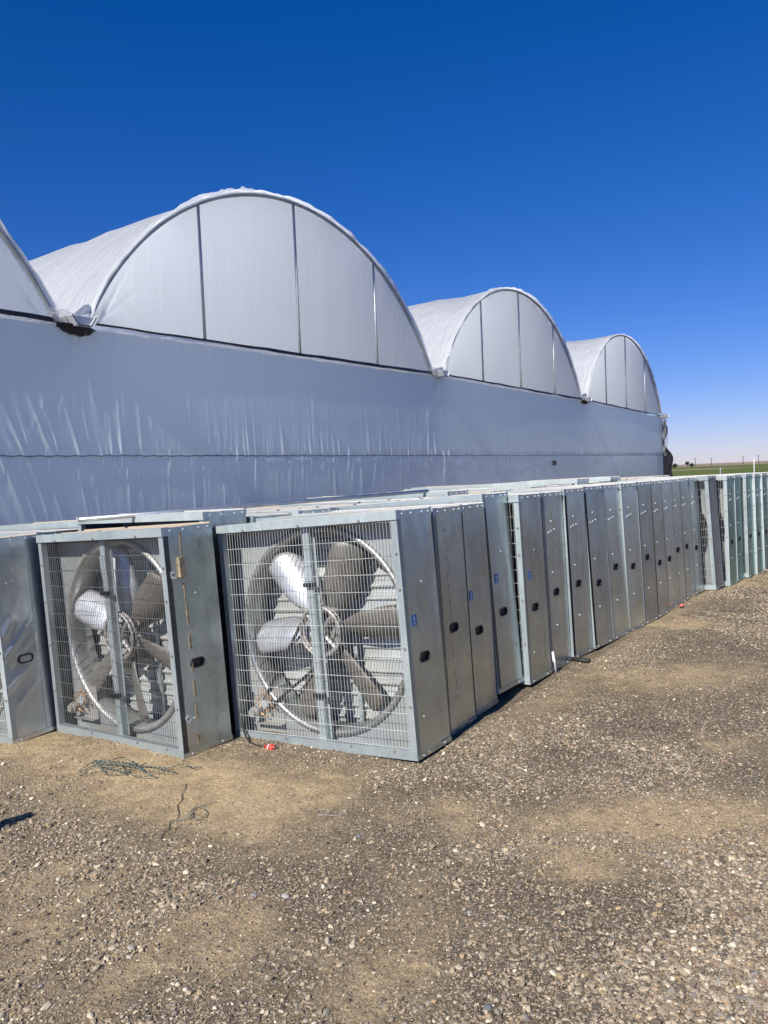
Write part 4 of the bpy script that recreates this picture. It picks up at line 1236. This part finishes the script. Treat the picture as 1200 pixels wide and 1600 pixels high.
# white plastic pipe propped against the fifth fan
g0 = ray_ground(866, 1051); 
top_ = g0 + Vector((-0.035, 0.0, 0.165))
mb = MB(); mb.tube([g0 + Vector((0.012, -0.010, 0.0)), g0 + Vector((0.004, -0.006, 0.085)), g0 + Vector((0.0035, -0.0055, 0.09)), g0 + Vector((0.0, -0.004, 0.095)), top_ + Vector((0.025, 0, 0))], [0.008, 0.008, 0.012, 0.011, 0.011], 12)
tag(link('plastic_pipe', mb.mesh('plastic_pipe', WHITEPIPE, True)), 'short white plastic pipe propped upright against a fan', 'pipe')
g0, g1 = ray_ground(880, 1027, 0.020), ray_ground(921, 1033, 0.020)
mb = MB(); mb.tube([g0, g0.lerp(g1, 0.45), g0.lerp(g1, 0.46), g1], [0.016, 0.016, 0.020, 0.020], 12)
tag(link('black_tube', mb.mesh('black_tube', RUBBER, True)), 'stub of black tube lying at the foot of the row', 'tube')
# a few larger stones and pale chips that stand out
def rock(px, py, r_, col, flat, label, seed):
    v, f = icosa(); rg = np.random.default_rng(seed)
    me0 = [tuple(p * (1 + 0.35 * (rg.random() - 0.5)) * r_ * np.array([1.2, 0.85, flat])) for p in v]
    o = link('stone', MB().add(me0, [tuple(q) for q in f]).mesh('stone', simple('stone face', col, 0.9, 0, 0.25, 60, 0.2)))
    o.location = ray_ground(px, py, r_ * flat * 0.35); o.rotation_euler = (0, 0, rg.random() * 6)
    return tag(o, label, 'stone')
rock(92, 1373, 0.015, (0.50, 0.44, 0.33), 0.4, 'flat cream chip of stone towards the left edge', 1)
rock(205, 1481, 0.015, (0.36, 0.32, 0.27), 0.6, 'rounded tan stone above the white one', 2)
rock(201, 1495, 0.011, (0.50, 0.47, 0.41), 0.55, 'small white stone just below a rounded tan stone', 3)
rock(446, 1400, 0.016, (0.36, 0.34, 0.31), 0.6, 'grey stone beside a paler one in the middle gravel', 4)
rock(447, 1408, 0.0, (0.3, 0.3, 0.3), 0.6, 'x', 5) if False else None
rock(397, 1399, 0.014, (0.26, 0.25, 0.24), 0.6, 'dark upright stone in the middle gravel', 6)
rock(561, 1307, 0.016, (0.20, 0.20, 0.20), 0.55, 'smooth dark grey pebble right of the string loop', 7)
rock(762, 1575, 0.016, (0.17, 0.17, 0.175), 0.5, 'slate grey pebble at the lower edge', 8)
rock(733, 1425, 0.010, (0.22, 0.23, 0.25), 0.5, 'small bluish grey pebble in the middle gravel', 9)
# posts and poles in the distance
def at_px(px, py, depth):
    d = fwd + rt * ((px - 600) / F_PX) - up * ((py - 800) / F_PX)
    return Vector((0, 0, CAM_H)) + d * (depth / d.y)
def post(px, ptop, depth, r_, mat, label, name='fence_post', cat='post'):
    t_ = at_px(px, ptop, depth)
    z0 = float(gz(t_.x, t_.y))
    mb = MB(); mb.tube([(t_.x, t_.y, z0 - 0.05), (t_.x, t_.y, t_.z - 0.02), (t_.x, t_.y, t_.z)], [r_, r_, r_ * 0.7], 8)
    tag(link(name, mb.mesh(name, mat, True)), label, cat)
post(1178, 717, 14.5, 0.009, WHITEPIPE, 'thin white post rising behind the teal fans')
post(1125.5, 731, 19.0, 0.016, STEELPIPE, 'short grey post behind the fan without a grip')
post(1047, 731, 40.0, 0.05, simple('green post paint', (0.10, 0.16, 0.13), 0.6), 'greenish post near the far greenhouse corner')
wood = simple('weathered pole wood', (0.12, 0.10, 0.085), 0.9)
for px, pt, lab in ((1086, 715, 'far utility pole nearest the greenhouse corner'), (1111.5, 715, 'far utility pole above the gap in the row'), (1161, 712.5, 'far utility pole left of the white post'), (1185, 711, 'far utility pole right of the white post')):
    t_ = at_px(px, pt, 620.0)
    mb = MB(); mb.tube([(t_.x, t_.y, -0.5), (t_.x, t_.y, t_.z)], [0.30, 0.20], 7)
    root = empty('utility_pole', Matrix.Translation((t_.x, t_.y, 0)))
    tag(root, lab, 'pole', 'utility poles on the horizon')
    mb = MB(); mb.tube([(0, 0, -0.5), (0, 0, t_.z)], [0.30, 0.22], 7); link('shaft', mb.mesh('shaft', wood, True), root)
    mb = MB(); mb.box(-1.3, 1.3, -0.08, 0.08, t_.z - 0.9, t_.z - 0.7); link('cross_arm', mb.mesh('cross_arm', wood), root)
leaf = simple('dark far foliage', (0.035, 0.045, 0.028), 0.9, 0, 0.4, 2)
for px, py, w, lab in ((1054.5, 724.5, 1.5, 'dark round tree on the horizon nearest the greenhouse'), (1073.5, 721.5, 1.0, 'taller dark tree in the middle of three on the horizon'), (1080.5, 724.0, 1.2, 'small dark tree on the horizon left of a pole')):
    t_ = at_px(px, py, 420.0)
    root = empty('far_tree', Matrix.Translation((t_.x, t_.y, 0))); tag(root, lab, 'tree', 'trees on the horizon')
    link('trunk', MB().tube([(0, 0, -0.4), (0.1, 0, t_.z - w * 0.3)], [0.22, 0.12], 7).mesh('trunk', wood, True), root)
    rg = np.random.default_rng(int(px))
    V, Fq = [], []
    for i in range(420):
        d = rg.normal(size=3); d /= np.linalg.norm(d)
        c = np.array([0, 0, t_.z - w * 0.75]) + d * w * rg.random() ** 0.5 * np.array([0.95, 0.95, 0.8]) * (0.75 + 0.5 * rg.random())
        a, b = rg.normal(size=3) * 0.17, rg.normal(size=3) * 0.17
        V += [c + a, c + b, c - a - b]; Fq.append((3 * i, 3 * i + 1, 3 * i + 2))
    link('crown', np_mesh('crown', np.array(V), np.array(Fq), leaf, False), root)

# square stand-in added unseen off the left edge; its shadow falls into the yard
tip = ray_ground(44, 1273)
hs_ = Vector((to_sun.x, to_sun.y, 0)) * (1.0 / to_sun.z)
bx_, by_ = tip.x + hs_.x, tip.y + hs_.y
mb = MB(); zb_ = float(gz(bx_, by_)) - 0.03
mb.tube([(bx_, by_, zb_), (bx_, by_, zb_ + 0.98), (bx_, by_, zb_ + 1.02)], [0.062, 0.06, 0.045], 4)
tag(link('shadow_caster', mb.mesh('shadow_caster', wood)), 'unseen stand-in off the left edge, added to cast the dark gravel shadow', 'shadow caster')
